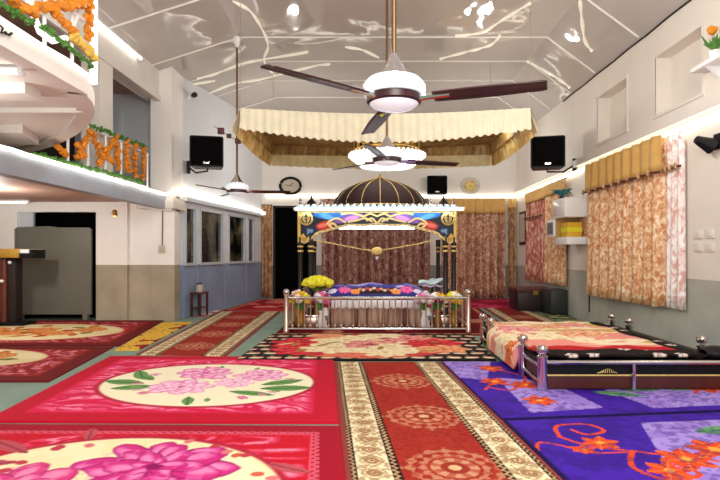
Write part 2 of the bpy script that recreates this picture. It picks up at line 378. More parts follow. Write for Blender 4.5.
for k, (a, b) in enumerate(wins):
    ta, tb = t_of(a), t_of(b); wf = MB()
    Lbox(wf, ta, ta + 0.05, -0.05, 0.03, 1.14, 2.47); Lbox(wf, tb - 0.05, tb, -0.05, 0.03, 1.14, 2.47); Lbox(wf, ta, tb, -0.05, 0.03, 2.41, 2.47); Lbox(wf, ta, tb, -0.05, 0.045, 1.14, 1.2)
    o = struct('window_%d' % (k + 1), wf, M['alu'], 'dark window in the left partition')
    g = MB(); Lbox(g, ta + 0.04, tb - 0.04, -0.05, -0.03, 1.18, 2.43); struct('window_pane', g, M['glass'], parent=o)
pl = MB()
for t in [0.03, t_of(197.5), t_of(225), t_of(246.3)]: Lbox(pl, t - 0.03, t + 0.03, 0, 0.03, 0.08, 1.12)
Lbox(pl, 0, LL, 0, 0.025, 0.0, 0.09); struct('baseboard_left', pl, M['blue_panel'], 'blue grey skirting and ribs under the windows')
lc = MB(); Lbox(lc, 0, LL, 0, 0.1, 2.56, 2.64); struct('trim_11', lc, M['alu'], 'narrow ledge above the left windows')
# recess wall with the doorway under the balcony
RX0, RX1, RH = -7.5, -5.84, 2.29
wf = MB().box((-9.4, 11.0, 0), (RX0, 11.2, 2.62)).box((RX1, 11.0, 0), (-4.14, 11.2, 2.62)).box((RX0, 11.0, RH), (RX1, 11.2, 2.62))
struct('wall_front_left', wf, M['cream'], 'cream wall with brown grey dado under the balcony')
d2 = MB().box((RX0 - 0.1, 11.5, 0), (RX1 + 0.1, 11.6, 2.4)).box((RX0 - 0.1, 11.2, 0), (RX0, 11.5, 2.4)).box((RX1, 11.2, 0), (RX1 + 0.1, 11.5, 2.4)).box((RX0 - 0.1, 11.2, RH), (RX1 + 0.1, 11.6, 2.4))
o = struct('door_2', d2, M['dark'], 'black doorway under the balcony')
struct('transom_panel', MB().box((RX0, 11.05, 1.95), (RX0 + 0.3, 11.12, RH)), M['alu'], parent=o)
pm = MB().box((-4.58, 10.75, 2.3), (-4.14, 11.4, 5.4)).box((-4.62, 10.9, 0), (-4.14, 11.0, 2.35)).box((-5.35, 10.94, 0), (-5.15, 11.0, 2.5))
struct('wall_pillar', pm, M['cream'], 'cream pillar at the end of the balcony')
struct('trim_12', MB().box((-4.85, 10.68, 2.34), (-4.08, 11.45, 2.5)).box((-4.82, 10.72, 2.5), (-4.1, 11.42, 2.58)), M['landing_white'], 'white capital moulding of the pillar')
# balcony
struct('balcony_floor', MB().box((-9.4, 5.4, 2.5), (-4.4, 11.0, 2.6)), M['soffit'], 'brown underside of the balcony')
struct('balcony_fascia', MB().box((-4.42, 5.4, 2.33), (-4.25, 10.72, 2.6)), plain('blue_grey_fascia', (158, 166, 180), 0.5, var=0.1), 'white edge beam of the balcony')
struct('beam_left', MB().box((-4.75, -1.5, 4.62), (-4.4, 11.0, 5.4)).box((-4.42, -1.5, 4.56), (-4.36, 10.75, 4.66)), M['upper_white'], 'white beam along the top left of the hall')
struct('column', MB().box((-4.7, 8.4, 2.6), (-4.4, 8.83, 4.62)), M['upper_white'], 'white column above the balcony rail')
struct('wall_balcony_end', MB().box((-9.4, 11.2, 2.6), (-4.5, 11.35, 5.4)).box((-6.0, 11.15, 2.7), (-5.92, 11.2, 4.5)).box((-5.45, 11.15, 2.7), (-5.38, 11.2, 4.5)), M['grey_interior'], 'blue grey end wall of the balcony')
struct('wall_balcony_back', MB().box((-6.5, 3.5, 2.6), (-6.4, 11.2, 5.4)), M['darkbrown'], 'dark wall behind the balcony')
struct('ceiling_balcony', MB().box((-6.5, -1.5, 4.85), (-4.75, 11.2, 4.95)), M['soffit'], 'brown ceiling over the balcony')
struct('wall_far_left', MB().box((-9.5, -1.5, 0), (-9.4, 11.2, 2.6)), M['cream'], 'far left wall under the balcony')
# upper landing with a rounded corner, its underside carries beams
LX = -2.72
def rounded_edge():
    key = [(-2.68, 1.2), (-2.68, 4.55), (-2.73, 5.05), (-2.88, 5.45), (-3.12, 5.86), (-3.44, 6.28), (-3.8, 6.7), (-4.55, 7.41), (-5.2, 7.85), (-5.95, 8.35)]
    out = []
    for i in range(len(key) - 1):
        p0 = key[max(i - 1, 0)]; p1 = key[i]; p2 = key[i + 1]; p3 = key[min(i + 2, len(key) - 1)]
        for k in range(8):
            t = k / 8
            out.append(tuple(0.5 * (2 * p1[j] + (p2[j] - p0[j]) * t + (2 * p0[j] - 5 * p1[j] + 4 * p2[j] - p3[j]) * t * t + (3 * p1[j] - p0[j] - 3 * p2[j] + p3[j]) * t ** 3) for j in (0, 1)))
    return out[8:] if False else out + [key[-1]]
RE = [p for p in rounded_edge() if p[1] > 1.19]
RE = [(x - 0.04, y) for x, y in RE]
ring = [(x, y, 2.96) for x, y in RE] + [(-7.0, 8.35, 2.96), (-7.0, 1.2, 2.96)]
struct('landing_slab', MB().poly(ring, (0, 0, 0.14)), M['landing_white'], 'white curved landing at the upper left')
rim = MB()
def off(i, d):
    a = Vector(RE[max(i - 1, 0)]); b = Vector(RE[min(i + 1, len(RE) - 1)]); t = (b - a).normalized(); n = Vector((t.y, -t.x)); p = Vector(RE[i]); return p + n * d
inner = [off(i, -0.16) for i in range(len(RE))]; outer = [off(i, 0.01) for i in range(len(RE))]
def rimfn(u, v):
    k = min(int(u * (len(RE) - 1) + 1e-6), len(RE) - 1); w = int(v * 4 + 1e-6) % 4
    p = (inner if w in (0, 3) else outer)[k]; return (p.x, p.y, 2.925 if w in (0, 1) else 3.08)
rim.surf(rimfn, len(RE) - 1, 4)
struct('trim_13', rim, M['landing_white'], 'raised white rim of the curved landing')
ub = MB().box((-6.9, 4.72, 2.86), (-3.15, 4.95, 2.97)).box((-6.9, 5.55, 2.91), (-3.1, 5.62, 2.97)).box((-6.9, 3.6, 2.91), (-2.88, 3.72, 2.97))
ub.poly([(-6.9, 6.25, 2.86), (-4.2, 6.25, 2.86), (-4.45, 6.95, 2.86), (-6.9, 7.0, 2.86)], (0, 0, 0.11))
struct('trim_14', ub, M['landing_white'], 'beams under the curved landing')

# ================================================================== LIGHT STRIPS AND TUBES
def rope(name, pts, r, label, m='led'):
    out = []
    for a, b in zip(pts, pts[1:]):
        a, b = Vector(a), Vector(b); n = max(int((b - a).length / 0.25), 1)
        for k in range(n): out.append(a.lerp(b, k / n) + Vector((0, 0, random.uniform(-0.008, 0.008))))
    out.append(Vector(pts[-1])); c = out[len(out) // 2].copy()
    o = MB().tube([p - c for p in out], r, 8).build(name, M[m], loc=c); return tag(o, label, 'light')
rope('light_strip', [(XR - 0.06, -1.0, 3.22), (XR - 0.06, YB - 0.06, 3.18)], 0.026, 'glowing white light strip along the right wall above the curtains')
rope('light_strip', [(-3.3, YB - 0.05, 3.2), (XR - 0.1, YB - 0.05, 3.2)], 0.03, 'glowing white light strip across the back wall')
pa = [Lp(t, 0.12, 2.82 - 0.03 * t + 0.02 * math.sin(t * 9)) for t in np.linspace(0, LL - 0.1, 24)]
rope('light_strip', pa, 0.04, 'glowing white light strip above the left windows')
rope('light_strip', [(-4.22, 5.6, 2.62), (-4.22, 10.6, 2.62), (-4.02, 10.62, 2.66), (-4.02, 11.5, 2.8)], 0.026, 'glowing white light strip along the balcony edge and pillar')
pts = [(p.x, p.y, 3.1) for p in [off(i, 0.03) for i in range(len(RE) - 16)] if p.y > 1.6 and p.y < 5.2]
rope('light_strip', pts, 0.022, 'glowing white light strip along the edge of the upper landing', 'led_soft')
def tube_light(a, b, label, m, r=0.018, body=True):
    a, b = Vector(a), Vector(b); c = (a + b) / 2
    t = thing('tube_light', label, 'light', c)
    if body:
        d = (b - a).normalized(); up = Vector((0, 0, 1))
        sd_ = Vector((0, 0.04, 0)) if body == 2 else up * 0.028; MB().tube([a - c + sd_, b - c + sd_], 0.022, 6).build('fixture', M['white'], t)
        if body == 3:
            for e in (a.lerp(b, .15), a.lerp(b, .85)): MB().tube([e - c, e - c + up * 0.3], 0.008, 6).build('hanger', M['white'], t)
    MB().tube([a - c, b - c], r, 10).build('glass_tube', M[m], t)
    for e in (a, b): MB().tube([e - c - (b - a).normalized() * 0.02, e - c + (b - a).normalized() * 0.02], r * 1.25, 10).build('end_cap', M['white'], t)
    return t
tube_light((-4.33, 8.0, 5.06), (-4.33, 9.75, 5.06), 'lit tube light on the white beam at the upper left', 'tube_warm', 0.028)
tube_light((-4.4, 4.3, 2.91), (-2.9, 4.3, 2.91), 'lit tube light under the curved landing', 'tube_warm', 0.025)
tube_light((-8.6, 10.6, 2.455), (-7.0, 10.6, 2.455), 'lit tube light below the balcony by the dark doorway', 'tube_warm', 0.02)

# ================================================================== CARPETS
CREAM, BLK = (232, 218, 182), (34, 22, 20)
def runner_paint(meds, red=(158, 42, 34), med_r=0.36, gain=1.0):
    def p(x, y, W, L):
        u = x / W; c = Canvas(x, y, red); n = fbm(x * 9, y * 3)
        c.put(0.35 * n, (190, 80, 62)); c.put(0.35 * (fbm(x * 40, y * 40, 2) > 0.55), (120, 28, 24))
        for (my, mx) in meds:
            dx, dy = x - W * mx, y - my; r = np.hypot(dx, dy); th = np.arctan2(dy, dx)
            lace = 0.5 + 0.5 * np.cos(12 * th); R = med_r
            pat = ((r < R * (0.86 + 0.14 * lace)) & (r > R * 0.5) & ((np.sin(r * 70) + np.cos(th * 16) * 0.9) > -0.1)).astype(float)
            c.put(pat * 0.6 * (0.6 + 0.5 * (fbm(x * 30, y * 30, 2) > 0.45)), (206, 164, 124))
            c.put(((r < R * 0.44) & (r > R * 0.26)).astype(float) * (0.3 + 0.35 * (np.cos(8 * th) > 0)), (224, 196, 150)); c.put((r < R * 0.24).astype(float) * 0.5, (140, 56, 40))
            c.put((r < R * 0.12).astype(float), (214, 176, 130))
        for lo, hi in ((0.0, 0.032), (0.968, 1.0)): c.put(((u >= lo) & (u <= hi)).astype(float), (140, 62, 58))
        for lo, hi in ((0.032, 0.062), (0.225, 0.268), (0.735, 0.778), (0.938, 0.968)):
            m = ((u >= lo) & (u <= hi)); c.put(m.astype(float), BLK)
            w = np.abs(((y * 16) % 1) - 0.5) * 2; q = (u - lo) / (hi - lo); c.put((m & (np.abs(q - 0.5 - 0.28 * (w - 0.5) * 2) < 0.16)).astype(float), (196, 160, 120))
        for lo, hi in ((0.062, 0.225), (0.778, 0.938)):
            m = ((u >= lo) & (u <= hi)); c.put(m.astype(float), CREAM); q = (u - lo) / (hi - lo)
            fl_ = np.hypot((q - 0.5) * 0.22, ((y / 0.2) % 1 - 0.5) * 0.2); c.put((m & (fl_ < 0.055) & (fl_ > 0.022)).astype(float), (166, 128, 92))
            c.put((m & (fl_ < 0.014)).astype(float), (160, 60, 48))
            v1 = np.abs(q - 0.5 - 0.34 * np.sin(y * 2 * PI / 0.4)); c.put((m & (v1 < 0.05)).astype(float) * 0.7, (176, 148, 108))
            v2 = np.abs(q - 0.5 + 0.34 * np.sin(y * 2 * PI / 0.4)); c.put((m & (v2 < 0.05)).astype(float), (190, 162, 118))
            c.put((m & (fbm(x * 34, y * 34, 2) > 0.56)).astype(float) * 0.6, (150, 116, 78))
        return c
    return p
mat_quad('runner_carpet', [(-0.06, 2.0), (1.30, 2.0), (0.90, 6.72), (-0.5, 6.72)], 0.012, 0.0105,
    runner_paint([(0.24, 0.53), (1.38, 0.53), (2.46, 0.53), (3.7, 0.53)]), M['carpet'], 'red runner carpet with cream borders down the middle of the hall', 'carpet')
mat_quad('runner_carpet', [(-3.28, 7.2), (-1.99, 7.1), (-2.2, 12.6), (-3.72, 12.6)], 0.012, 0.014,
    runner_paint([(0.7, 0.5), (1.9, 0.5), (3.1, 0.5), (4.3, 0.5)], (148, 42, 34)), M['carpet'], 'red runner carpet with cream borders leading to the left windows', 'carpet')
mat_quad('runner_carpet', [(2.62, 8.35), (3.7, 8.35), (3.86, 13.3), (2.86, 13.3)], 0.024, 0.02,
    runner_paint([(1.5, 0.5), (3.0, 0.5)], (120, 36, 38)), M['carpet'], 'dark red runner carpet with cream stripes behind the low stage', 'carpet')

def pink_paint(cx, cy, rx, ry, content, base=(206, 24, 62), swirl=(232, 92, 132), rim=(160, 12, 38), oval=(240, 226, 178), fr=True):
    def p(x, y, W, L):
        c = Canvas(x, y, base); w = fbm(x * 1.6 + 2 * fbm(x, y), y * 1.6, 4); s = np.abs(np.sin(w * 26 + x * 1.5))
        d = np.minimum(np.minimum(x, W - x), np.minimum(y, L - y))
        c.put(0.8 * (s > 0.62) * step(0.28, d, 0.1), swirl); c.put(0.75 * (s > 0.9) * step(0.3, d, 0.1), (244, 158, 182))
        c.put(0.5 * (fbm(x * 7, y * 7) > 0.55) * step(0.25, d, 0.1), base)
        c.put(1 - step(0.22, d, 0.03), rim)
        if fr: c.put(((d > 0.17) & (d < 0.235) & (np.sin(x * 90) * np.sin(y * 90) > -0.35)).astype(float) * 0.6, (240, 130, 150))
        c.ell(cx, cy, rx + 0.05, ry + 0.05, (176, 30, 56), 0, 0.015); c.ell(cx, cy, rx, ry, oval, 0, 0.012)
        c.put(0.4 * (np.hypot((x - cx) / rx, (y - cy) / ry) < 0.96) * (fbm(x * 3, y * 3) > 0.52), (248, 240, 206))
        content(c); return c
    return p
def A_content(c):
    G, G2 = (96, 120, 54), (158, 168, 96)
    for (x, y, L_, w, r) in [(0.7, 1.9, .5, .07, 2.6), (0.75, 1.75, .45, .06, 3.3), (2.4, 1.75, .34, .06, -0.5), (2.2, 1.4, .5, .08, -0.7), (1.0, 2.15, .3, .05, 1.9)]: c.leaf(x, y, L_, w, r, (186, 80, 92), (128, 40, 52))
    for (x, y, L_, w, r) in [(2.1, 1.45, .55, .1, -0.35), (1.2, 1.1, .6, .1, -2.2), (2.3, 1.3, .4, .07, 0.1), (0.55, 1.2, .4, .08, 2.9)]: c.leaf(x, y, L_, w, r, G, G2)
    c.rose(1.66, 1.68, 0.5, (140, 10, 88), (204, 44, 128), (242, 150, 196), 3, 0.7)
    c.rose(0.85, 1.36, 0.4, (160, 18, 84), (214, 60, 130), (246, 156, 190), 8, 0.8)
    c.rose(1.9, 0.8, 0.45, (160, 18, 84), (214, 60, 130), (246, 156, 190), 9, 0.9)
    for k in range(26):
        a = random.uniform(0, 2 * PI); c.ell(1.5 + 0.85 * math.cos(a) + random.uniform(-.12, .12), 1.45 + 0.72 * math.sin(a), 0.045, 0.035, random.choice([(190, 58, 78), (206, 96, 70), (214, 120, 120)]), a)
def B_content(c):
    for (x, y, L_, w, r) in [(0.95, 1.25, .5, .11, 2.9), (1.0, 1.4, .42, .09, 2.4), (1.1, 1.15, .45, .1, 3.4), (0.85, 1.5, .4, .08, 2.0), (2.2, 1.05, .55, .11, 0.1), (2.2, 1.2, .5, .1, 0.5), (1.9, 0.95, .5, .08, -0.3), (1.55, 0.75, .3, .06, -1.4)]: c.leaf(x, y, L_, w, r, (104, 152, 84), (56, 96, 48))
    c.rose(1.5, 1.75, 0.3, (196, 64, 142), (232, 132, 184), (250, 214, 230), 4, 0.9); c.rose(2.15, 1.65, 0.27, (204, 84, 150), (238, 156, 196), (252, 222, 234), 5, 0.9)
    c.rose(1.38, 1.12, 0.3, (206, 80, 150), (240, 170, 206), (252, 228, 238), 6, 0.9); c.rose(1.9, 1.3, 0.2, (214, 104, 166), (244, 184, 212), (252, 232, 240), 7, 0.9)
    for k in range(18):
        a = random.uniform(0, 2 * PI); c.leaf(1.68 + 0.75 * math.cos(a), 1.35 + 0.65 * math.sin(a), 0.14, 0.03, a, random.choice([(214, 120, 160), (120, 156, 90), (226, 170, 190)]))
mat_quad('floral_blanket', [(-3.0, 1.7), (-0.01, 1.7), (-0.26, 4.2), (-3.1, 4.24)], 0.02, 0.0115, pink_paint(1.42, 1.27, 1.12, 0.93, A_content, (196, 14, 40), (226, 74, 112)), M['plush'],
    'red plush blanket with a big magenta rose in a cream oval, nearest the camera', 'blanket', 'pink floral blankets')
mat_quad('floral_blanket', [(-3.22, 4.30), (-0.27, 4.27), (-0.52, 7.0), (-3.55, 7.06)], 0.022, 0.0125, pink_paint(1.62, 1.32, 1.13, 0.9, B_content, (212, 26, 74), (236, 110, 150), (190, 12, 44), (244, 236, 204), False), M['plush'],
    'pink plush blanket with pale roses and green leaves in a cream oval', 'blanket', 'pink floral blankets')
def gold_content(cx, cy, s):
    def f(c):
        for k in range(46):
            a = random.uniform(0, 2 * PI); r = random.uniform(0, 0.8) ** 0.7; x, y = cx + 1.2 * s * r * math.cos(a), cy + 0.8 * s * r * math.sin(a)
            c.leaf(x, y, 0.34 * s, 0.08 * s, random.uniform(0, 6.28), random.choice([(196, 112, 40), (212, 146, 58), (172, 62, 30), (128, 118, 50), (226, 184, 108), (186, 40, 30)]))
        for k in range(5): c.rose(cx + (k - 2) * 0.42 * s, cy + 0.2 * s * (-1) ** k, 0.24 * s, (176, 66, 30), (216, 124, 56), (238, 192, 120), 20 + k)
    return f
RED = dict(base=(138, 24, 26), swirl=(170, 62, 52), rim=(104, 14, 18), oval=(226, 212, 158), fr=False)
mat_quad('floral_rug', [(-8.4, 7.86), (-3.82, 7.86), (-4.36, 10.9), (-8.8, 10.9)], 0.016, 0.022, pink_paint(2.6, 1.46, 1.52, 0.98, gold_content(2.6, 1.46, 1.05), **RED), M['plush'],
    'dark red rug with a gold leaf oval in front of the dark doorway', 'rug', 'red rugs by the doorway')
mat_quad('floral_rug', [(-7.4, 5.66), (-3.52, 5.66), (-3.86, 7.78), (-7.7, 7.78)], 0.018, 0.02, pink_paint(1.75, 1.24, 1.5, 0.72, gold_content(1.75, 1.24, 0.9), **RED), M['plush'],
    'dark red rug with a gold leaf oval beside the bare green floor', 'rug', 'red rugs by the doorway')
def yellow_paint(x, y, W, L):
    c = Canvas(x, y, (146, 34, 28))
    for k in range(46): c.rose(random.uniform(0.0, W), random.uniform(0, L), random.uniform(0.11, 0.19), (170, 104, 18), (222, 170, 46), (246, 220, 110), 50 + k)
    return c
mat_quad('floral_rug', [(-3.72, 7.5), (-3.38, 7.5), (-3.66, 10.6), (-4.26, 10.6)], 0.02, 0.018, yellow_paint, M['plush'], 'narrow rug of yellow flowers between the red rugs and the left runner', 'rug')
def soft_red(base, spots, k=14, sc=1.0):
    def p(x, y, W, L):
        c = Canvas(x, y, base); c.put(0.6 * (fbm(x * 2.2, y * 2.2) > 0.52), tuple(np.array(base) * 0.72)); d = np.minimum(np.minimum(x, W - x), np.minimum(y, L - y))
        r_ = random.Random(int(W * 1000))
        for i in range(k): c.rose(r_.uniform(0.2, W - 0.2), r_.uniform(0.2, L - 0.2), r_.uniform(0.14, 0.3) * sc, tuple(np.array(spots) * 0.6), spots, tuple(np.clip(np.array(spots) * 1.3, 0, 255)), i)
        c.put(((d > 0.12) & (d < 0.2)).astype(float), spots); return c
    return p
mat_quad('red_carpet', [(-3.72, 12.7), (-1.75, 12.7), (-1.75, 16.1), (-3.45, 16.1)], 0.014, 0.03, soft_red((164, 26, 42), (206, 110, 96), 12), M['carpet'], 'red carpet against the left windows at the back', 'carpet')
mat_quad('red_carpet', [(-1.7, 8.9), (2.55, 8.9), (2.75, 13.4), (-1.7, 13.4)], 0.010, 0.03, soft_red((120, 22, 30), (182, 120, 96), 26), M['carpet'], 'maroon carpet under the shrine railing', 'carpet')
mat_quad('red_carpet', [(-1.6, 13.45), (4.2, 13.45), (4.35, 16.1), (-1.6, 16.1)], 0.012, 0.03, soft_red((172, 30, 66), (198, 62, 96), 18), M['carpet'], 'crimson carpet under the back wall curtains', 'carpet')
mat_quad('pink_mat', [(-4.0, 11.55), (-3.74, 11.5), (-3.74, 13.1), (-3.86, 13.1)], 0.010, 0.02, soft_red((206, 120, 120), (236, 206, 196), 6, 0.5), M['plush'], 'pale pink mat at the foot of the left windows', 'mat')
def green_paint(x, y, W, L):
    c = Canvas(x, y, (92, 104, 70))
    for k in range(46): c.leaf(random.uniform(0, W), random.uniform(0, L), 0.28, 0.07, random.uniform(0, 6), random.choice([(150, 152, 110), (60, 84, 52), (132, 110, 84), (176, 168, 130)]))
    return c
mat_quad('patterned_mat', [(3.86, 9.9), (4.4, 9.9), (4.42, 12.3), (3.9, 12.3)], 0.014, 0.02, green_paint, M['carpet'], 'green leaf patterned mat below the white wall cabinet', 'mat')

def black_paint(x, y, W, L):
    c = Canvas(x, y, (22, 14, 16))
    d = np.minimum(x, W - x)
    for ix in range(int(W / 0.24) + 1):                            # cream petals in rows on the black ends
        for iy in range(int(L / 0.3) + 1):
            px, py = ix * 0.24 + (0.12 if iy % 2 else 0), iy * 0.3 + 0.12
            c.ell(px, py, 0.1, 0.055, (232, 212, 178), 0.2 * math.sin(ix * 3 + iy)); c.ell(px + 0.05, py + 0.06, 0.045, 0.03, (190, 70, 56)); c.ell(px - 0.05, py + 0.1, 0.03, 0.02, (214, 150, 110))
    m = W / 2; cm_ = step(0, 1 - np.hypot((x - m) / (W * 0.40), (y - L / 2) / (L * 0.46)) + 0.1 * (fbm(x * 4, y * 4) - 0.5), 0.05)
    c.put(cm_, (196, 60, 52))
    c.put(cm_ * (fbm(x * 3 + 9, y * 3) > 0.5), (222, 116, 88))
    for (px, py, R, cols) in [(m - 1.0, 1.3, .5, 0), (m - .95, .7, .42, 0), (m - .35, 1.55, .52, 2), (m - .45, .85, .5, 2), (m + .05, 1.15, .42, 1), (m + .6, 1.7, .4, 1), (m + .55, .9, .5, 2), (m + .95, 1.2, .42, 0), (m + 1.1, .75, .35, 3), (m + .25, .5, .35, 2), (m + .15, 2.0, .35, 2), (m - .75, 2.0, .3, 3)]:
        pal = [((140, 8, 22), (206, 28, 46), (232, 84, 84)), ((176, 58, 66), (222, 124, 118), (244, 190, 172)), ((206, 170, 116), (240, 216, 168), (250, 240, 208)), ((186, 84, 50), (226, 138, 90), (246, 196, 148))][cols]
        c.rose(px, py, R, *pal, seed=int(px * 50 + py * 9), flat=0.8)
    for k in range(18): c.leaf(m + random.uniform(-1.2, 1.2), random.uniform(.4, 2), .3, .05, random.uniform(0, 6), random.choice([(162, 132, 62), (232, 196, 140), (150, 30, 30)]))
    return c
mat_quad('floral_blanket', [(-1.78, 6.78), (1.62, 6.78), (1.72, 9.0), (-1.72, 9.0)], 0.026, 0.0145, black_paint, M['plush'], 'black floral blanket with red and cream roses in front of the shrine railing', 'blanket')

def purple_paint(seed, content):
    def p(x, y, W, L):
        c = Canvas(x, y, (66, 28, 164)); c.put(0.6 * (fbm(x * 4, y * 4) > 0.55), (52, 18, 134)); content(c, W, L); c.x, c.y = x, y; c.put((np.minimum(np.minimum(x, W - x), np.minimum(y, L - y)) < 0.025).astype(float), (26, 10, 70))
        c.put(0.3 * (fbm(x * 22 + seed, y * 22, 2) > 0.58), (40, 20, 110)); return c
    return p
LAV, LAV2, ORG, ORG2, GRN = (166, 142, 220), (142, 112, 204), (226, 74, 34), (240, 122, 60), (104, 158, 110)
def flower5(c, x, y, r, rot=0.0):
    for k in range(6): c.leaf(x, y, r, r * 0.3, rot + k * PI / 3, ORG, ORG2)
    c.ell(x, y, r * 0.2, r * 0.2, (250, 170, 70))
def quad(c, pts, col, a=1.0):
    m = np.ones_like(c.x)
    for (x0, y0), (x1, y1) in zip(pts, pts[1:] + pts[:1]): m *= ((x1 - x0) * (c.y - y0) - (y1 - y0) * (c.x - x0) > 0)
    c.put(m * a, col); c.put(m * a * 0.6 * (fbm(c.x * 6, c.y * 6) > 0.55), LAV2)
def vine(c, pts, w=0.022, col=ORG):
    w = w * 0.72 if col is ORG else w
    out = []
    for i in range(len(pts) - 1):
        p0, p1, p2, p3 = pts[max(i - 1, 0)], pts[i], pts[i + 1], pts[min(i + 2, len(pts) - 1)]
        for k in range(6):
            t = k / 6; out.append(tuple(0.5 * (2 * p1[j] + (p2[j] - p0[j]) * t + (2 * p0[j] - 5 * p1[j] + 4 * p2[j] - p3[j]) * t * t + (3 * p1[j] - p0[j] - 3 * p2[j] + p3[j]) * t ** 3) for j in (0, 1)))
    c.line(out + [pts[-1]], w, col)
def P1c(c, W, L):                                                   # far purple blanket: x from the runner edge, y from its near edge
    quad(c, [(0.0, 1.35), (0.28, 1.2), (0.75, 2.5), (0.0, 2.6)], LAV); quad(c, [(0.32, 0.12), (1.05, 0.18), (0.95, 1.15), (0.42, 1.3)], LAV)
    quad(c, [(1.5, 0.12), (3.3, 0.16), (3.3, 1.2), (1.3, 1.1)], LAV)
    for x, y in [(0.55, 0.45), (0.62, 1.0), (0.35, 1.15), (0.5, 1.75)]: flower5(c, x, y, 0.17, x * 3)
    vine(c, [(0.15, 0.85), (0.3, 1.05), (0.5, 0.98), (0.4, 0.8), (0.22, 0.92)]); vine(c, [(0.6, 1.0), (0.75, 1.35), (0.6, 1.6), (0.5, 1.75)])
    for (x, y, r) in [(0.9, 0.85, 0.25), (1.2, 0.7, -0.4), (1.5, 0.72, 0.1), (1.9, 0.8, -0.2)]: c.leaf(x, y, 0.5, 0.09, r, GRN, (60, 110, 80))
    for x, y in [(2.45, 0.75), (2.75, 0.55), (2.6, 0.35), (3.0, 0.9)]: flower5(c, x, y, 0.22, x)
    vine(c, [(2.2, 0.55), (2.5, 0.75), (2.8, 0.55), (3.1, 0.6)])
def P2c(c, W, L):                                                   # near purple blanket: y measured from near edge (L = 2.4)
    quad(c, [(0.65, 1.15), (3.2, 0.9), (3.2, 2.25), (1.08, 2.25)], LAV); quad(c, [(0.9, 0.0), (2.4, 0.0), (2.0, 1.1), (1.0, 1.0)], LAV2)
    c.x = c.x + 0.33; c.y = c.y - 0.05
    vine(c, [(0.62, 1.95), (0.7, 2.2), (0.95, 2.22), (1.02, 2.05), (0.85, 1.98), (0.78, 2.1)], 0.024)
    vine(c, [(0.62, 1.95), (0.75, 1.75), (1.0, 1.62), (1.3, 1.5), (1.6, 1.62)], 0.022); vine(c, [(0.35, 1.7), (0.42, 1.85), (0.55, 1.78), (0.7, 1.62), (0.95, 1.6)], 0.02)
    vine(c, [(1.0, 1.62), (0.85, 1.35), (0.95, 1.15), (1.2, 1.2), (1.15, 1.4)], 0.026); vine(c, [(1.3, 1.5), (1.7, 1.3), (2.2, 1.4)], 0.022)
    for x, y, r in [(0.86, 1.8, 0.19), (1.28, 1.45, 0.26), (1.05, 1.28, 0.2), (1.6, 1.6, 0.26), (1.85, 1.35, 0.24), (1.5, 1.15, 0.2), (0.68, 1.68, 0.12), (2.2, 1.45, 0.24), (2.5, 1.7, 0.2), (1.25, 0.95, 0.22), (1.9, 1.05, 0.22)]: flower5(c, x, y, r * 0.78, x * 5)
    for (x, y, r) in [(1.7, 1.95, 0.05), (1.95, 1.8, -0.35), (2.3, 1.7, 0.2), (1.3, 0.9, -0.4)]: c.leaf(x, y, 0.5, 0.1, r, GRN, (60, 120, 70))
mat_quad('purple_blanket', [(1.085, 4.36), (4.3, 4.75), (4.35, 6.7), (0.89, 6.70)], 0.020, 0.0125, purple_paint(3, P1c), M['plush'], 'purple blanket with orange flowers partly under the low stage', 'blanket', 'purple blankets')
mat_quad('purple_blanket', [(1.27, 2.0), (4.4, 2.1), (4.28, 4.70), (1.09, 4.32)], 0.024, 0.0115, purple_paint(8, P2c), M['plush'], 'purple blanket with large orange vine flowers at the lower right, nearest the camera', 'blanket', 'purple blankets')

# ================================================================== LOW STAGE
SX0, SX1, SY0, SY1, SH = 1.72, 3.72, 5.25, 8.06, 0.31
st = thing('low_stage', 'low wooden stage with polished steel posts along the right wall', 'stage', ((SX0 + SX1) / 2, (SY0 + SY1) / 2, 0.0))
ox, oy = (SX0 + SX1) / 2, (SY0 + SY1) / 2
MB().box((SX0 - ox + 0.03, SY0 - oy + 0.03, 0.03), (SX1 - ox - 0.03, SY1 - oy - 0.03, SH - 0.05), bev=0.01).build('wooden_body', M['wood'], st)
MB().box((SX0 - ox, SY0 - oy, SH - 0.05), (SX1 - ox, SY1 - oy, SH), bev=0.006).build('deck_board', M['black'], st)
for yy in (SY0, SY1): MB().tube([(SX0 - ox, yy - oy, SH - 0.005), (SX1 - ox, yy - oy, SH - 0.005)], 0.022, 10).build('edge_rail', M['steel'], st)
MB().box((SX0 - ox + 0.05, SY0 - oy + 0.012, 0.165), (SX1 - ox - 0.05, SY0 - oy + 0.034, 0.18)).build('brass_strip', M['gold_soft'], st)
MB().box((SX0 - ox + 0.05, SY0 - oy + 0.018, 0.18), (SX1 - ox - 0.05, SY0 - oy + 0.034, SH - 0.05)).build('dark_panel', M['black'], st)
for xx in (2.64,): MB().tube([(xx - ox, SY0 - oy - 0.005, 0.02), (xx - ox, SY0 - oy - 0.005, SH - 0.02)], 0.02, 8).build('stanchion', M['steel'], st)
sc_ = MB()
for k in range(9): sc_.tube([(2.28 - ox + 0.025 * k, SY0 - oy + 0.012, 0.195), (2.3 - ox + 0.018 * k + 0.015, SY0 - oy + 0.012, 0.195 + 0.035 * math.sin(PI * k / 8) + 0.01)], 0.004, 5)
sc_.build('brass_scroll', M['gold_soft'], st)
PROF = [(0.048, 0.0), (0.048, 0.34), (0.055, 0.35), (0.055, 0.37), (0.03, 0.38), (0.03, 0.39), (0.052, 0.405), (0.062, 0.43), (0.055, 0.46), (0.03, 0.478), (0.004, 0.482)]
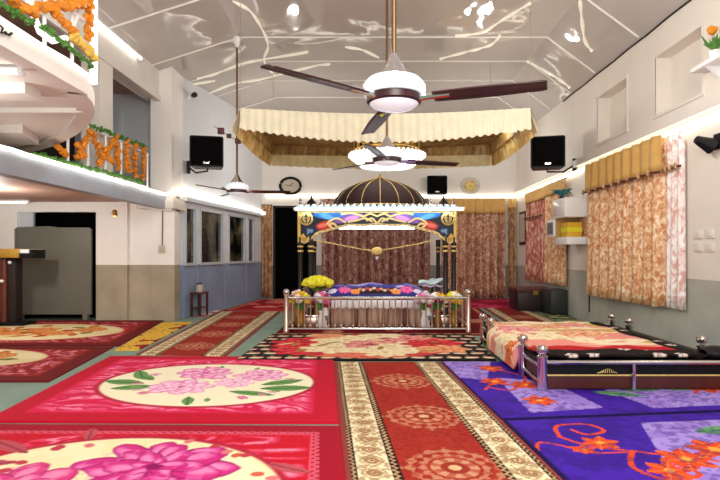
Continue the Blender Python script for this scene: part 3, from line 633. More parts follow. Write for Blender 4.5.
for (x, y) in [(SX0, SY0), (SX0, 5.93), (SX0, 7.52), (SX0, SY1), (SX1, SY0), (SX1, 5.86), (SX1, 7.52), (SX1, SY1)]:
    p = MB().lathe(PROF[:5], (x - ox, y - oy, 0)).build('post', M['steel'], st)
    MB().lathe(PROF[5:], (x - ox, y - oy, 0)).build('ball_finial', M['steel'], p)
for x in (SX0, SX1):
    for a, b in ((SY0, 5.93), (7.52, SY1)):
        for z in (0.25, 0.1): MB().tube([(x - ox, a - oy, z), (x - ox, b - oy, z)], 0.022, 8).build('side_rail', M['steel'], st)
# blanket lying on the stage: painted top that rolls down over the left edge
def stage_blanket():
    nu, nv = 190, 150; u, v = np.meshgrid(np.linspace(0, 1, nu), np.linspace(0, 1, nv), indexing='ij')
    s = u * 2.12; yy = SY0 + 0.1 + v * (SY1 - SY0 - 0.2)
    over = 0.30; x = np.where(s < over, SX0 - 0.085 + 0.0 * s, SX0 - 0.085 + (s - over)); z = np.where(s < over, SH + 0.055 - (over - s), SH + 0.055)
    k = np.clip((s - over) / 0.16, -1, 1); z = z - 0.035 * np.exp(-((s - over) / 0.07) ** 2); x = x + 0.045 * np.exp(-((s - over) / 0.07) ** 2)
    mid = (yy > 6.02) & (yy < 7.43)
    hang = (s < over) & (~mid)                                      # between the post pairs only
    x = np.where(~mid & (s < over + 0.1), SX0 + 0.07 + (s - over) * 0.05, x); z = np.where(hang, SH + 0.052, z)
    x = np.minimum(x, SX1 - 0.27); z = z + 0.035 * (fbm(x * 3.0, yy * 3.0) - 0.5) * (s > over)
    c = Canvas(u * 2.25, yy - SY0, (24, 15, 16)); W, L = 2.25, 2.8
    for ix in range(10):
        for iy in range(11):
            if ix in (0, 1, 8, 9) or iy in (0, 1, 9, 10):
                px, py = ix * 0.24 + 0.05, iy * 0.28 + 0.12
                if (ix * 7 + iy * 3) % 4 < 2:
                    for q in range(5): c.ell(px + 0.045 * math.cos(q * 1.26 + ix), py + 0.04 * math.sin(q * 1.26 + ix), 0.03, 0.022, (232, 214, 204), 0.3, 0.2)
    cm_ = ((c.x < W * (0.93 + 0.02 * np.sin(c.y * 7))) & (c.y > 0.4 + 0.06 * np.sin(c.x * 6)) & (c.y < 2.75)).astype(float)
    c.put(cm_, (234, 150, 138)); c.put(cm_ * (c.y < 0.6 + 0.06 * np.sin(c.x * 9)), (188, 30, 36))
    bl = fbm(c.x * 1.2, c.y * 3.4); c.put(cm_ * (bl > 0.45) * (c.y > 0.68), (246, 226, 192)); c.put(cm_ * (bl > 0.62) * (c.y > 0.8), (208, 172, 96))
    for (px, py, R, t) in [(0.7, 1.9, .3, 0), (1.25, 2.2, .3, 1), (0.9, 1.3, .32, 2), (1.5, 1.5, .32, 1), (1.3, 1.0, .22, 2), (0.5, 1.2, .25, 2), (1.7, 2.3, .25, 0), (0.25, 1.5, .24, 2), (0.2, 1.0, .2, 3), (0.6, 2.45, .24, 1)]:
        pal = [((196, 70, 84), (232, 138, 140), (250, 206, 196)), ((190, 84, 60), (232, 158, 116), (248, 216, 176)), ((214, 180, 120), (246, 226, 182), (252, 244, 214)), ((184, 60, 30), (222, 110, 56), (240, 166, 100))][t]
        c.rose(px, py, R, *pal, seed=int(px * 70), flat=0.7)
    P = np.dstack([x - ox, yy - oy, z])
    o = paint_mesh('floral_blanket', P, c.c, M['plush']); o.location = (ox, oy, 0)
    so = o.modifiers.new('thickness', 'SOLIDIFY'); so.thickness = 0.03; so.offset = -1
    tag(o, 'pink and cream floral blanket with black border spread over the low stage', 'blanket')
stage_blanket()
cs = thing('cushion', 'black bolster cushion on the right end of the low stage', 'cushion', (3.58, 5.42, SH))
MB().surf(lambda u, v: ((v - 0.5) * 0.26, 0.13 * math.cos(2 * PI * u) * math.sin(PI * min(max(v, .04), .96)) ** 0.35, 0.06 + 0.075 * math.sin(2 * PI * u) * math.sin(PI * min(max(v, .04), .96)) ** 0.35), 18, 14).build('pad', M['black'], cs)

# ================================================================== SHRINE (PALKI)
# steel railing
RXA, RXB, RYA, RYB = -1.52, 1.71, 9.22, 12.5
rl = thing('steel_railing', 'polished steel railing around the shrine platform', 'railing', (0.1, 10.8, 0.0)); rx, ry = 0.1, 10.8
for x in (RXA, RXB):
    for y in (RYA, RYB):
        p = MB().lathe([(0.05, 0), (0.05, 0.06), (0.038, 0.08), (0.038, 0.64), (0.048, 0.65), (0.048, 0.67)], (x - rx, y - ry, 0.012)).build('post', M['steel_warm'], rl)
        MB().ball((x - rx, y - ry, 0.725), 0.058, u=14, v=10).build('ball_finial', M['steel'], p)
for (a, b) in [((RXA, RYA), (RXB, RYA)), ((RXA, RYB), (RXB, RYB)), ((RXA, RYA), (RXA, RYB)), ((RXB, RYA), (RXB, RYB))]:
    for z, r in ((0.62, 0.026), (0.07, 0.026)): MB().tube([(a[0] - rx, a[1] - ry, z), (b[0] - rx, b[1] - ry, z)], r, 8).build('rail', M['steel'], rl)
def baluster(x, y):
    m = MB().tube([(x - rx, y - ry, 0.07), (x - rx, y - ry, 0.62)], 0.012, 6); m.ball((x - rx, y - ry, 0.13), 0.024, u=8, v=6); m.build('baluster', M['steel_warm'], rl)
for k in range(1, 30): baluster(RXA + (RXB - RXA) * k / 30, RYA)
for k in range(1, 14):
    for x in (RXA, RXB): baluster(x, RYA + (RYB - RYA) * k / 14)
# platform with pleated skirt
PXA, PXB, PYA, PYB, PH = -0.76, 0.90, 9.75, 11.3, 0.5
pf = thing('scripture_platform', 'low platform with brown pleated skirt and white fringe inside the railing', 'platform', (0.07, 10.5, 0.0)); qx, qy = 0.07, 10.5
MB().box((PXA - qx + 0.05, PYA - qy + 0.05, 0.012), (PXB - qx - 0.05, PYB - qy - 0.05, PH)).build('base', M['wood'], pf)
M['skirt'] = brocade('taupe_pleat', [(0.4, (110, 78, 68)), (0.5, (164, 132, 114)), (0.62, (196, 168, 148))], 9, 0.08, 0.7, 0.2); 
def skirt_fn(x0, y0, x1, y1, z0, z1, n, amp):
    d = Vector((x1 - x0, y1 - y0)); L_ = d.length; d.normalize(); nn = Vector((d.y, -d.x))
    return lambda u, v: (x0 + d.x * L_ * u + nn.x * amp * math.sin(u * n * 2 * PI) * (1 - 0.5 * v), y0 + d.y * L_ * u + nn.y * amp * math.sin(u * n * 2 * PI) * (1 - 0.5 * v), z0 + (z1 - z0) * v)
for (a, b) in [((PXA, PYA), (PXB, PYA)), ((PXB, PYA), (PXB, PYB)), ((PXB, PYB), (PXA, PYB)), ((PXA, PYB), (PXA, PYA))]:
    MB().surf(skirt_fn(a[0] - qx, a[1] - qy, b[0] - qx, b[1] - qy, 0.015, PH, 13, 0.022), 156, 4).build('skirt', M['skirt'], pf, solid=0.006)
    MB().surf(lambda u, v: (lambda q: (q[0], q[1], q[2] - (1 - v) * 0.03 * abs(math.sin(u * 12 * PI))))(skirt_fn(a[0] - qx + (0.0), a[1] - qy - 0.03 * (a[1] == PYA), b[0] - qx, b[1] - qy - 0.03 * (b[1] == PYA), PH - 0.1, PH + 0.01, 26, 0.012)(u, v)), 156, 4).build('fringe', M['porcelain'], pf, solid=0.006)
MB().box((PXA - qx, PYA - qy - 0.02, PH), (PXB - qx, PYB - qy, PH + 0.03), bev=0.01).build('mattress', M['white'], pf)
# draped scripture (painted silk loaf)
def rumala():
    nu, nv = 120, 70; u, v = np.meshgrid(np.linspace(0, 1, nu), np.linspace(0, 1, nv), indexing='ij')
    x = -0.97 + 1.98 * u; a = PI * v; w = 0.56 * (1 - 0.1 * np.abs(2 * u - 1) ** 6)
    h = 0.275 * (1 - np.abs(2 * u - 1) ** 5 * 0.45) + 0.02 * np.sin(u * 17) * np.sin(a)
    y = -w * np.sign(np.cos(a)) * np.abs(np.cos(a)) ** 0.6; z = PH + 0.035 + h * np.sin(a) ** 0.7 + 0.012 * fbm(x * 6, y * 6)
    sx_, sy_ = x, v * 1.2
    c = Canvas(sx_, sy_, (42, 40, 138)); c.put(step(0.34, v, 0.03) * 1.0, (132, 120, 204)); c.put((v > 0.30) * (fbm(x * 5, v * 9) > 0.48), (206, 190, 232))
    c.put((v > 0.3) * (fbm(x * 4 + 9, v * 6 + 3) > 0.58), (46, 44, 150)); c.put(((v > 0.1) & (v < 0.3) & (np.abs(x - 0.03) < 0.42)).astype(float), (36, 18, 28))
    for k in range(12): c.ell(-0.34 + 0.068 * k, 0.24 + 0.05 * (k % 2), 0.035, 0.05, [(198, 60, 50), (232, 150, 110), (226, 190, 170)][k % 3])
    c.put((v < 0.09).astype(float), (34, 32, 120))
    for px in (-0.56, 0.62):
        c.rose(px, 0.27, 0.12, (190, 24, 100), (238, 66, 146), (250, 150, 190), 3)
    for px in (-0.36, 0.42): c.rose(px, 0.2, 0.09, (206, 80, 24), (240, 130, 50), (250, 196, 120), 4)
    for px in (-0.8, 0.84): c.rose(px, 0.24, 0.09, (150, 130, 190), (222, 212, 236), (250, 246, 250), 5)
    P = np.dstack([x - 0.03, y, z - PH - 0.012]); o = paint_mesh('scripture_cover', P, c.c, M['silk']); o.location = (0.07 + 0.0, 10.38, PH)
    tag(o, 'blue silk cover with pink flowers draped over the scripture on the platform', 'cloth')
rumala()
# canopy
CYF, CYR = 10.2, 12.2; CXA, CXB = -1.46, 1.66
pk = thing('shrine_canopy', 'ornate domed canopy with painted arch standing over the scripture platform', 'canopy', (0.1, 11.2, 0.0)); kx, ky = 0.1, 11.2
def cpost(x, y):
    p = MB().lathe([(0.065, 0), (0.065, 0.12), (0.048, 0.15), (0.045, 1.5), (0.055, 1.53), (0.055, 1.72)], (x - kx, y - ky, 0.012), 14).build('post', M['post_dark'], pk)
    for z in (1.44, 1.53, 0.35): MB().lathe([(0.05, z), (0.06, z + 0.008), (0.06, z + 0.03), (0.05, z + 0.038)], (x - kx, y - ky, 0), 14).build('ring', M['gold_soft'], p)
for x in (-1.41, -1.21, 1.45, 1.61): cpost(x, CYF + 0.05)
for x in (-1.35, 1.55): cpost(x, CYR)
def arch_bottom(x):
    s = abs((x - 0.1) / 1.56)
    if s > 0.86: return 1.62 + 0.02 * math.sin(s * 60)
    t = s / 0.86
    return 1.97 - 0.30 * t ** 3.2 - 0.025 * abs(math.sin(t * 7.5))
TOPZ = 2.24
def arch_panel():
    nu, nv = 300, 70; u, v = np.meshgrid(np.linspace(0, 1, nu), np.linspace(0, 1, nv), indexing='ij')
    x = CXA + (CXB - CXA) * u; b = np.vectorize(arch_bottom)(x); z = b + (TOPZ - b) * v
    X = np.abs(x - 0.1); c = Canvas(X, z, (18, 22, 34))
    c.ell(0.9, 2.18, 0.36, 0.10, (36, 104, 176), 0, 0.1); c.ell(0.98, 2.13, 0.16, 0.05, (84, 160, 220), 0.3, 0.3)
    c.ell(0.55, 2.1, 0.3, 0.07, (126, 74, 160), -0.25, 0.1); c.ell(0.5, 2.1, 0.15, 0.05, (206, 140, 204), -0.2, 0.2)
    c.ell(1.03, 1.96, 0.19, 0.085, (186, 44, 36), -0.25, 0.1); c.ell(1.07, 1.96, 0.1, 0.04, (226, 110, 90), -0.2, 0.3)
    c.ell(1.32, 1.86, 0.16, 0.11, (20, 34, 58), 0, 0.1)
    for k in range(5): c.leaf(1.38, 1.78 + 0.03 * k, 0.14, 0.02, 2.2 + 0.4 * k, (120, 146, 190))
    for pts in [[(0.0, 2.14), (0.14, 2.19), (0.26, 2.14), (0.36, 2.17), (0.52, 2.2), (0.7, 2.18)], [(0.62, 2.02), (0.78, 2.1), (0.92, 2.05), (0.98, 1.99)], [(0.1, 2.04), (0.24, 2.1), (0.4, 2.06), (0.56, 2.03)], [(0.8, 1.95), (0.86, 2.0), (0.94, 1.97), (0.88, 1.91)], [(1.1, 1.84), (1.2, 1.8), (1.28, 1.72), (1.42, 1.68)], [(0.02, 2.02), (0.1, 2.1), (0.2, 2.06)]]:
        vine(c, pts, 0.018, (222, 196, 128))
    c.put((X > 1.5).astype(float), (214, 182, 96)); c.put(((X > 1.34) & (z < 1.76 + 0.04 * np.sin(X * 40))).astype(float), (206, 166, 74))
    c.put(((X > 1.38) & (X < 1.48) & (z < 1.72)).astype(float) * 0.5, (150, 110, 40))
    e = z - b; c.put(((e < 0.045)).astype(float), (220, 194, 128)); c.put(((e > 0.012) & (e < 0.03) & (np.sin(x * 60) > 0)).astype(float), (150, 108, 46)); c.put((z > TOPZ - 0.03).astype(float), (214, 186, 110))
    P = np.dstack([x - kx, np.full_like(x, CYF - ky), z]); o = paint_mesh('arch_panel', P, c.c, M['paint_gloss'], pk)
    so = o.modifiers.new('thickness', 'SOLIDIFY'); so.thickness = 0.05; so.offset = -1
    return o
arch_panel()
def khanda(x, z, s=1.0):
    y = CYF - 0.035 - ky
    d = MB(); d.surf(lambda u, v: (x - kx + 0.135 * s * v * math.cos(2 * PI * u), y - 0.012 * (1 - v * v), z + 0.135 * s * v * math.sin(2 * PI * u)), 24, 4)
    e = d.build('emblem_disc', M['gold_soft'], pk, solid=0.01)
    k = MB(); yy = y - 0.02
    k.poly([(x - kx, yy, z + 0.1 * s), (x - kx + 0.018 * s, yy, z + 0.07 * s), (x - kx + 0.01 * s, yy, z - 0.08 * s), (x - kx, yy, z - 0.1 * s), (x - kx - 0.01 * s, yy, z - 0.08 * s), (x - kx - 0.018 * s, yy, z + 0.07 * s)], (0, 0.006, 0))
    k.tube([(x - kx + 0.042 * s * math.cos(a), yy + 0.003, z + 0.01 * s + 0.042 * s * math.sin(a)) for a in np.linspace(0, 2 * PI, 20)], 0.007 * s, 6)
    for sg in (-1, 1):
        k.tube([(x - kx + sg * s * r * math.cos(a), yy + 0.003, z + s * r * math.sin(a) * 1.05) for a, r in zip(np.linspace(-1.45, 0.75, 12), [.085] * 12)], [0.004 * s + 0.012 * s * math.sin(PI * q / 11) for q in range(12)], 6)
    k.build('khanda_emblem', M['post_dark'], e)
khanda(-1.285, 2.09); khanda(1.485, 2.09)
# roof slab, trims, dome, turrets
rs = MB().box((CXA - kx - 0.03, CYF - ky - 0.04, TOPZ), (CXB - kx + 0.03, CYR - ky + 0.1, TOPZ + 0.1), bev=0.015)
M['roofgrey'] = plain('grey_blue_roof', (120, 140, 150), 0.4, var=0.2, vs=10)
rs.build('roof_slab', M['roofgrey'], pk)
cr = MB()
for k in range(24):
    x = CXA - kx + (CXB - CXA) * (k + 0.5) / 24; cr.ball((x, CYF - ky - 0.03, TOPZ + 0.12), 0.045, (1.1, 0.5, 0.7), 8, 6)
cr.build('crest', M['steel'], pk)
def dome_fn(seg):
    PR = [(1.0, 0.0), (1.02, 0.06), (1.0, 0.14), (0.94, 0.24), (0.83, 0.35), (0.68, 0.45), (0.5, 0.53), (0.32, 0.585), (0.18, 0.625), (0.08, 0.655), (0.02, 0.675)]
    def f(u, v):
        i = v * (len(PR) - 1); a = min(int(i), len(PR) - 2); t = i - a
        r = PR[a][0] * (1 - t) + PR[a + 1][0] * t; z = PR[a][1] * (1 - t) + PR[a + 1][1] * t
        k = 1 + 0.03 * abs(math.sin(u * seg * PI)) - 0.02
        return (r * k * 0.98 * math.cos(2 * PI * u), r * k * 0.86 * math.sin(2 * PI * u), z)
    return f
DB = TOPZ + 0.14; dc = (0.165 - kx, 11.2 - ky, DB)
df = dome_fn(16)
dm = MB().surf(lambda u, v: tuple(Vector(df(u, v)) + Vector(dc)), 160, 20, True).build('dome', M['dome'], pk)
for k in range(16):
    MB().tube([Vector(df(k / 16, v)) + Vector(dc) for v in np.linspace(0, 0.94, 14)], 0.009, 5).build('seam', M['gold_soft'], dm)
MB().tube([Vector(df(u, 0.03)) * 1.005 + Vector(dc) for u in np.linspace(0, 1, 60)], 0.016, 6).build('rim_cord', M['gold_soft'], dm)
MB().lathe([(0.04, 0.655), (0.05, 0.675), (0.02, 0.69), (0.03, 0.71), (0.004, 0.74)], dc, 10).build('finial', M['gold'], dm)
MB().box((-0.75 - kx, 10.5 - ky, TOPZ + 0.09), (1.08 - kx, 11.9 - ky, DB + 0.01)).build('drum', M['roofgrey'], pk)
for x in (-1.2, 1.42):
    MB().lathe([(0.07, 0.09), (0.07, 0.13), (0.1, 0.15), (0.09, 0.19), (0.05, 0.23), (0.015, 0.27), (0.02, 0.29), (0.003, 0.34)], (x - kx, CYF - ky + 0.12, TOPZ), 12).build('turret', M['post_dark'], pk)
for x in (-1.42, -1.0, 1.15, 1.6):
    MB().lathe([(0.035, 0.09), (0.045, 0.13), (0.015, 0.2), (0.025, 0.23), (0.003, 0.28)], (x - kx, CYF - ky + 0.1, TOPZ), 10).build('small_finial', M['steel'], pk)
tube_light((-1.5, 10.1, 2.275), (1.78, 10.1, 2.275), 'long lit cool white tube across the top of the shrine arch', 'tube', 0.03, 2)
tube_light((-0.68, 10.5, 1.94), (0.88, 10.5, 1.94), 'lit cool white tube hanging under the shrine arch', 'tube', 0.035, 3)
# string with ornament hung across the arch
hs = thing('hanging_ornament', 'thin garland string with round ornament hung across the shrine arch', 'ornament', (0.1, 10.16, 1.5))
def hp(px, py): q = dp(px, py, 10.16); return q - Vector((0.1, 10.16, 1.5))
MB().tube([hp(313, 240), hp(335, 244), hp(360, 249), hp(376, 251), hp(395, 248), hp(418, 244), hp(434, 240)], 0.012, 6).build('string', M['gold_soft'], hs)
od = MB().ball(hp(377, 251), 0.11, (1, 0.4, 0.72), 14, 8).build('ornament_disc', M['gold_soft'], hs)
MB().ball(hp(377, 258.5), 0.045, u=10, v=8).build('pendant', M['steel'], hs)
# flowers and vessels within the railing
def bouquet(name, label, cx, cy, cz, vase_h, spread, n, pm, vm='brass', br=0.06, up=0.18, squash=0.8):
    t = thing(name, label, 'flowers', (cx, cy, cz))
    MB().lathe([(0.05, 0), (0.06, 0.02), (0.075, vase_h * 0.45), (0.045, vase_h * 0.85), (0.06, vase_h), (0.05, vase_h)], (0, 0, 0), 14).build('vase', M[vm], t)
    f = MB()
    for k in range(16):
        a = random.uniform(0, 2 * PI); r = spread * random.uniform(0.5, 1.0); p1 = Vector((r * math.cos(a), r * math.sin(a) * 0.7, vase_h + random.uniform(0.02, up)))
        f.tube([(0, 0, vase_h * 0.9), p1 * 0.55 + Vector((0, 0, vase_h * 0.45)), p1], [0.006, 0.022, 0.003], 5)
    f.build('foliage', M['leaf'], t)
    for k in range(n):
        a = 2.4 * k; r = spread * math.sqrt((k + 0.5) / n); p = Vector((r * math.cos(a), r * math.sin(a) * 0.7, vase_h + up * (1.0 - 0.55 * (r / spread) ** 2) * squash + 0.02))
        m = MB(); m.ico(p, br, 0.28, 2, (1, 1, 0.8)); m.build('blossom', M[pm[k % len(pm)]], t)
    return t
G = 'flower arrangements inside the shrine railing'
fl_ = [bouquet('flower_bouquet', 'large round bouquet of yellow flowers at the left of the shrine', -1.04, 10.02, 0.012, 0.70, 0.25, 30, ['yellow'], 'brass', 0.085, 0.24),
 bouquet('flower_bouquet', 'amber and yellow flowers at the left end of the railing', -1.3, 9.52, 0.012, 0.36, 0.17, 20, ['amber', 'yellow', 'amber', 'whitepetal'], 'brass', 0.062, 0.36),
 bouquet('flower_bouquet', 'pink and lilac flowers left of the draped scripture', -0.92, 9.52, 0.012, 0.36, 0.15, 20, ['lilac', 'magenta', 'pink', 'whitepetal'], 'porcelain', 0.06, 0.36),
 bouquet('flower_bouquet', 'white and pink flowers right of the draped scripture', 0.96, 9.52, 0.012, 0.36, 0.15, 20, ['whitepetal', 'pink', 'lilac'], 'porcelain', 0.06, 0.36),
 bouquet('flower_bouquet', 'magenta and cream flowers near the right of the railing', 1.22, 9.62, 0.012, 0.36, 0.16, 20, ['magenta', 'whitepetal', 'amber'], 'brass', 0.06, 0.34),
 bouquet('flower_bouquet', 'amber and yellow flowers at the right end of the railing', 1.5, 9.52, 0.012, 0.36, 0.15, 20, ['amber', 'yellow', 'whitepetal'], 'brass', 0.062, 0.36),
 bouquet('flower_bouquet', 'small white flowers by the left corner post of the railing', -1.42, 9.95, 0.012, 0.55, 0.1, 8, ['whitepetal', 'pink'], 'brass', 0.04, 0.14)]
for o in fl_: o['group'] = G
for (x, lab) in ((-0.88, 'tall white vase at the left end of the scripture platform'), (1.02, 'tall white vase at the right end of the scripture platform')):
    t = thing('tall_vase', lab, 'vase', (x, 9.42 + 0.2, 0.012), 0, 'white vases')
    MB().lathe([(0.06, 0), (0.065, 0.03), (0.045, 0.1), (0.085, 0.26), (0.06, 0.36), (0.04, 0.4)], (0, 0, 0), 16).build('body', M['porcelain'], t)
    MB().lathe([(0.062, 0.16), (0.086, 0.24), (0.08, 0.27)], (0, 0, 0.0), 16).build('band', M['roofgrey'], t)
for (x, lab) in ((-1.2, 'low steel box behind the left part of the railing'), (1.36, 'low steel box behind the right part of the railing')):
    t = thing('steel_box', lab, 'box', (x, 9.86, 0.012), 0, 'steel boxes')
    MB().box((-0.2, -0.12, 0.0), (0.2, 0.12, 0.2), bev=0.012).build('body', M['steel_warm'], t)
    MB().box((-0.21, -0.13, 0.2), (0.21, 0.13, 0.24), bev=0.012).build('lid', M['steel'], t)
t = thing('cloth_stand', 'folded pale cloth on a small stand at the right of the shrine', 'stand', (1.22, 10.55, 0.012))
MB().lathe([(0.13, 0), (0.12, 0.03), (0.025, 0.06), (0.025, 0.7), (0.1, 0.74)], (0, 0, 0), 14).build('pedestal', M['post_dark'], t)
MB().surf(lambda u, v: (0.27 * (2 * u - 1), 0.16 * (2 * v - 1), 0.79 + 0.05 * u + 0.035 * math.sin(u * 9 + v * 3) + 0.02 * math.sin(v * 7)), 24, 12).build('cloth', plain('pale_aqua_cloth', (212, 232, 230), 0.6), t, solid=0.05)
MB().surf(lambda u, v: (0.2 * (2 * u - 1), 0.12 * (2 * v - 1), 0.745 + 0.012 * math.sin(u * 12)), 16, 8).build('lower_cloth', M['lilac'], t, solid=0.035)

# ================================================================== HANGING CLOTH CANOPY
HX0, HX1, HY0, HY1, HZ0, HZ1 = -2.28, 2.74, 9.0, 12.0, 3.55, 3.93
hc = thing('cloth_canopy', 'cream frilled cloth canopy with gold lining hung from the ceiling', 'canopy', ((HX0 + HX1) / 2, 10.5, HZ1)); hx, hy = (HX0 + HX1) / 2, 10.5
def top_fn(u, v):
    return (HX0 - hx + (HX1 - HX0) * u, HY0 - hy + (HY1 - HY0) * v, -0.12 * math.sin(PI * u) * (1 - 0.6 * math.sin(PI * v)) - 0.06 * math.sin(PI * v) )
MB().surf(top_fn, 40, 24).build('top_sheet', M['tan_cloth'], hc)
def frill(name, a, b, m, n, z0=HZ0, z1=HZ1, amp=0.016, inset=0.0, sag=0.1, bell=0.06):
    a, b = Vector(a), Vector(b); d = (b - a); L_ = d.length; d.normalize(); nn = Vector((d.y, -d.x))
    def f(u, v):
        w = amp * (0.35 + 0.65 * (1 - v)) * (math.sin(u * n * 2 * PI) + 0.4 * math.sin(u * n * 3.7 + 1)) + bell * (1 - v) - inset; p = a + d * L_ * u + nn * w
        z = z0 + (z1 - z0) * v - sag * math.sin(PI * u) * v - 2.3 * sag * math.sin(PI * u) * (1 - v) + (1 - v) * 0.012 * math.sin(u * n * 2 * PI)
        return (p.x - hx, p.y - hy, z - HZ1)
    return MB().surf(f, n * 10, 8).build(name, m, hc)
frill('front_frill', (HX0, HY0), (HX1, HY0), M['cream_cloth'], 36)
frill('side_frill', (HX1, HY0), (HX1, HY1), M['cream_cloth'], 24, sag=0.02, bell=0.16)
frill('back_frill', (HX1, HY1), (HX0, HY1), M['cream_cloth'], 36, HZ0 - 0.1, sag=0.02)
frill('side_frill', (HX0, HY1), (HX0, HY0), M['cream_cloth'], 24, sag=0.02, bell=0.16)
frill('front_lining', (HX0, HY0), (HX1, HY0), M['gold_cloth'], 30, HZ0 + 0.07, HZ1 - 0.01, 0.015, 0.07)
frill('side_lining', (HX1, HY0), (HX1, HY1), M['tan_cloth'], 18, HZ0 + 0.1, HZ1 - 0.01, 0.015, 0.06, 0, 0.0)
frill('side_valance', (HX1, HY0), (HX1, HY1), M['gold_cloth'], 20, HZ0 - 0.12, HZ0 + 0.16, 0.02, 0.02, 0.02, 0.08)
frill('back_lining', (HX1, HY1), (HX0, HY1), M['tan_cloth'], 30, HZ0 + 0.05, HZ1 - 0.01, 0.015, 0.06, 0, 0.0)
frill('back_valance', (HX1, HY1), (HX0, HY1), M['gold_pale'], 26, HZ0 - 0.13, HZ0 + 0.12, 0.015, 0.12, 0.035, 0.0)
frill('side_lining', (HX0, HY1), (HX0, HY0), M['tan_cloth'], 18, HZ0 + 0.1, HZ1 - 0.01, 0.015, 0.06, 0, 0.0)
frill('side_valance', (HX0, HY1), (HX0, HY0), M['gold_cloth'], 20, HZ0 - 0.12, HZ0 + 0.16, 0.02, 0.02, 0.02, 0.08)
for (x, y) in ((HX0, HY0), (HX1, HY0), (HX0, HY1), (HX1, HY1)):
    MB().tube([(x - hx, y - hy, 0), (x - hx, y - hy, ceil_z(x) - HZ1)], 0.006, 5).build('hanging_cord', M['steel_warm'], hc)
cc = thing('tie_cord', 'cord with three dark clips beside the left canopy corner', 'cord', dp(229, 136, 9.6))
cp = [dp(214, 126, 9.9) - dp(229, 136, 9.6), dp(221, 131, 9.8) - dp(229, 136, 9.6), Vector((0, 0, 0)), dp(238, 141, 9.4) - dp(229, 136, 9.6), Vector((HX0 + 0.05, HY0 + 0.2, HZ0 + 0.1)) - dp(229, 136, 9.6)]
MB().tube(cp, 0.006, 5).build('line', M['band'], cc)
for q, s_ in zip(cp[1:4], (0.06, 0.04, 0.05)): MB().box(q - Vector((s_, 0.03, s_)), q + Vector((s_, 0.03, s_)), bev=0.01).build('clip', M['band'], cc)

# ================================================================== CEILING FANS
def fan(label, hub, ang, R, topz, ldir=None):
    t = thing('ceiling_fan', label, 'fan', hub, 0, 'ceiling fans')
    MB().tube([(0, 0, 0.12), (0, 0, topz - hub.z - 0.12)], 0.02, 10).build('down_rod', M['pipe_brown'], t)
    MB().lathe([(0.02, topz - hub.z - 0.2), (0.075, topz - hub.z - 0.1), (0.085, topz - hub.z), (0.02, topz - hub.z)], (0, 0, 0), 16).build('ceiling_cup', M['white'], t)
    MB().lathe([(0.022, 0.36), (0.035, 0.34), (0.075, 0.26), (0.135, 0.185), (0.135, 0.17)], (0, 0, -0.02), 20).build('lower_cup', M['chrome'], t)
    MB().lathe([(0.05, 0.17), (0.13, 0.165), (0.2, 0.14), (0.236, 0.095), (0.24, 0.05), (0.225, 0.02), (0.1, 0.015)], (0, 0, 0), 32).build('motor_housing', M['fan_white'], t)
    MB().lathe([(0.205, 0.022), (0.205, -0.03), (0.19, -0.04)], (0, 0, 0), 32).build('blade_ring', M['blade'], t)
    MB().lathe([(0.19, -0.035), (0.16, -0.06), (0.1, -0.08), (0.03, -0.09), (0.006, -0.09)], (0, 0, 0), 28).build('bottom_cap', M['fan_white'], t)
    for k in range(3):
        a = ang + k * 2 * PI / 3; rot = Matrix.Rotation(a, 4, 'Z'); pit = math.radians(-11)
        def bf(u, v):
            r = 0.3 + (R - 0.3) * u; w = 0.066 + 0.012 * math.sin(PI * min(u * 1.2, 1)); q = (v - 0.5) * 2 * w
            if u > 0.96: q *= 0.82
            return rot @ Vector((r, q * math.cos(pit), q * math.sin(pit) - 0.012 + 0.006 * (1 - (2 * v - 1) ** 2)))
        b = MB().surf(bf, 24, 6).build('blade', M['blade'], t, solid=0.012)
        m = MB(); m.tube([rot @ Vector((0.18, 0.0, -0.01)), rot @ Vector((0.26, 0, -0.005)), rot @ Vector((0.42, 0, 0.004))], [0.03, 0.024, 0.03], 8); m.build('blade_bracket', M['chrome'], b)
    return t
fan('maroon bladed fan with white hub, hanging closest to the camera', dp(394, 99, 3.9), math.radians(221), 1.09, 5.75)
fan('white hub fan on a long rod in front of the cloth canopy', dp(387, 160, 7.4), math.radians(16), 1.10, 5.75)
fan('fan on a long thin rod beside the left loudspeaker', dp(237, 191, 10.4), math.radians(4), 1.06, ceil_z(dp(237, 191, 10.4).x))

ch = thing('chandelier', 'lit crystal chandelier hanging under the cloth canopy behind the second fan', 'light', dp(387, 159, 10.3))
CR = 0.74
M['crystal'] = plain('lit_crystal', (255, 252, 244), 0.1, emit=1.6)
for z, r in ((0.17, CR * 0.86), (0.08, CR), (-0.1, CR * 0.7)): MB().tube([(r * math.cos(a), r * math.sin(a), z) for a in np.linspace(0, 2 * PI, 49)], 0.014, 6).build('ring', M['gold'], ch)
for k in range(48):
    a = 2 * PI * k / 48; m = MB()
    for q in range(5): m.ico((CR * (1 - 0.075 * q) * math.cos(a), CR * (1 - 0.075 * q) * math.sin(a), 0.06 - 0.045 * q), 0.036, 0.1, 1, (1, 1, 1.2))
    m.build('crystal_strand', M['crystal'], ch)
for k in range(30):
    a = 2 * PI * k / 30; MB().tube([(CR * 0.86 * math.cos(a), CR * 0.86 * math.sin(a), 0.17), (CR * 0.84 * math.cos(a), CR * 0.84 * math.sin(a), 0.40)], 0.016, 6).build('rod', M['gold'] if k % 2 else M['post_dark'], ch)
MB().tube([(CR * 0.84 * math.cos(a), CR * 0.84 * math.sin(a), 0.40) for a in np.linspace(0, 2 * PI, 49)], 0.012, 6).build('top_ring', M['gold'], ch)
MB().lathe([(0.1, -0.16), (0.34, -0.1), (0.5, 0.0), (0.52, 0.06), (0.3, 0.08)], (0, 0, 0), 28).build('lamp_bowl', M['crystal'], ch)
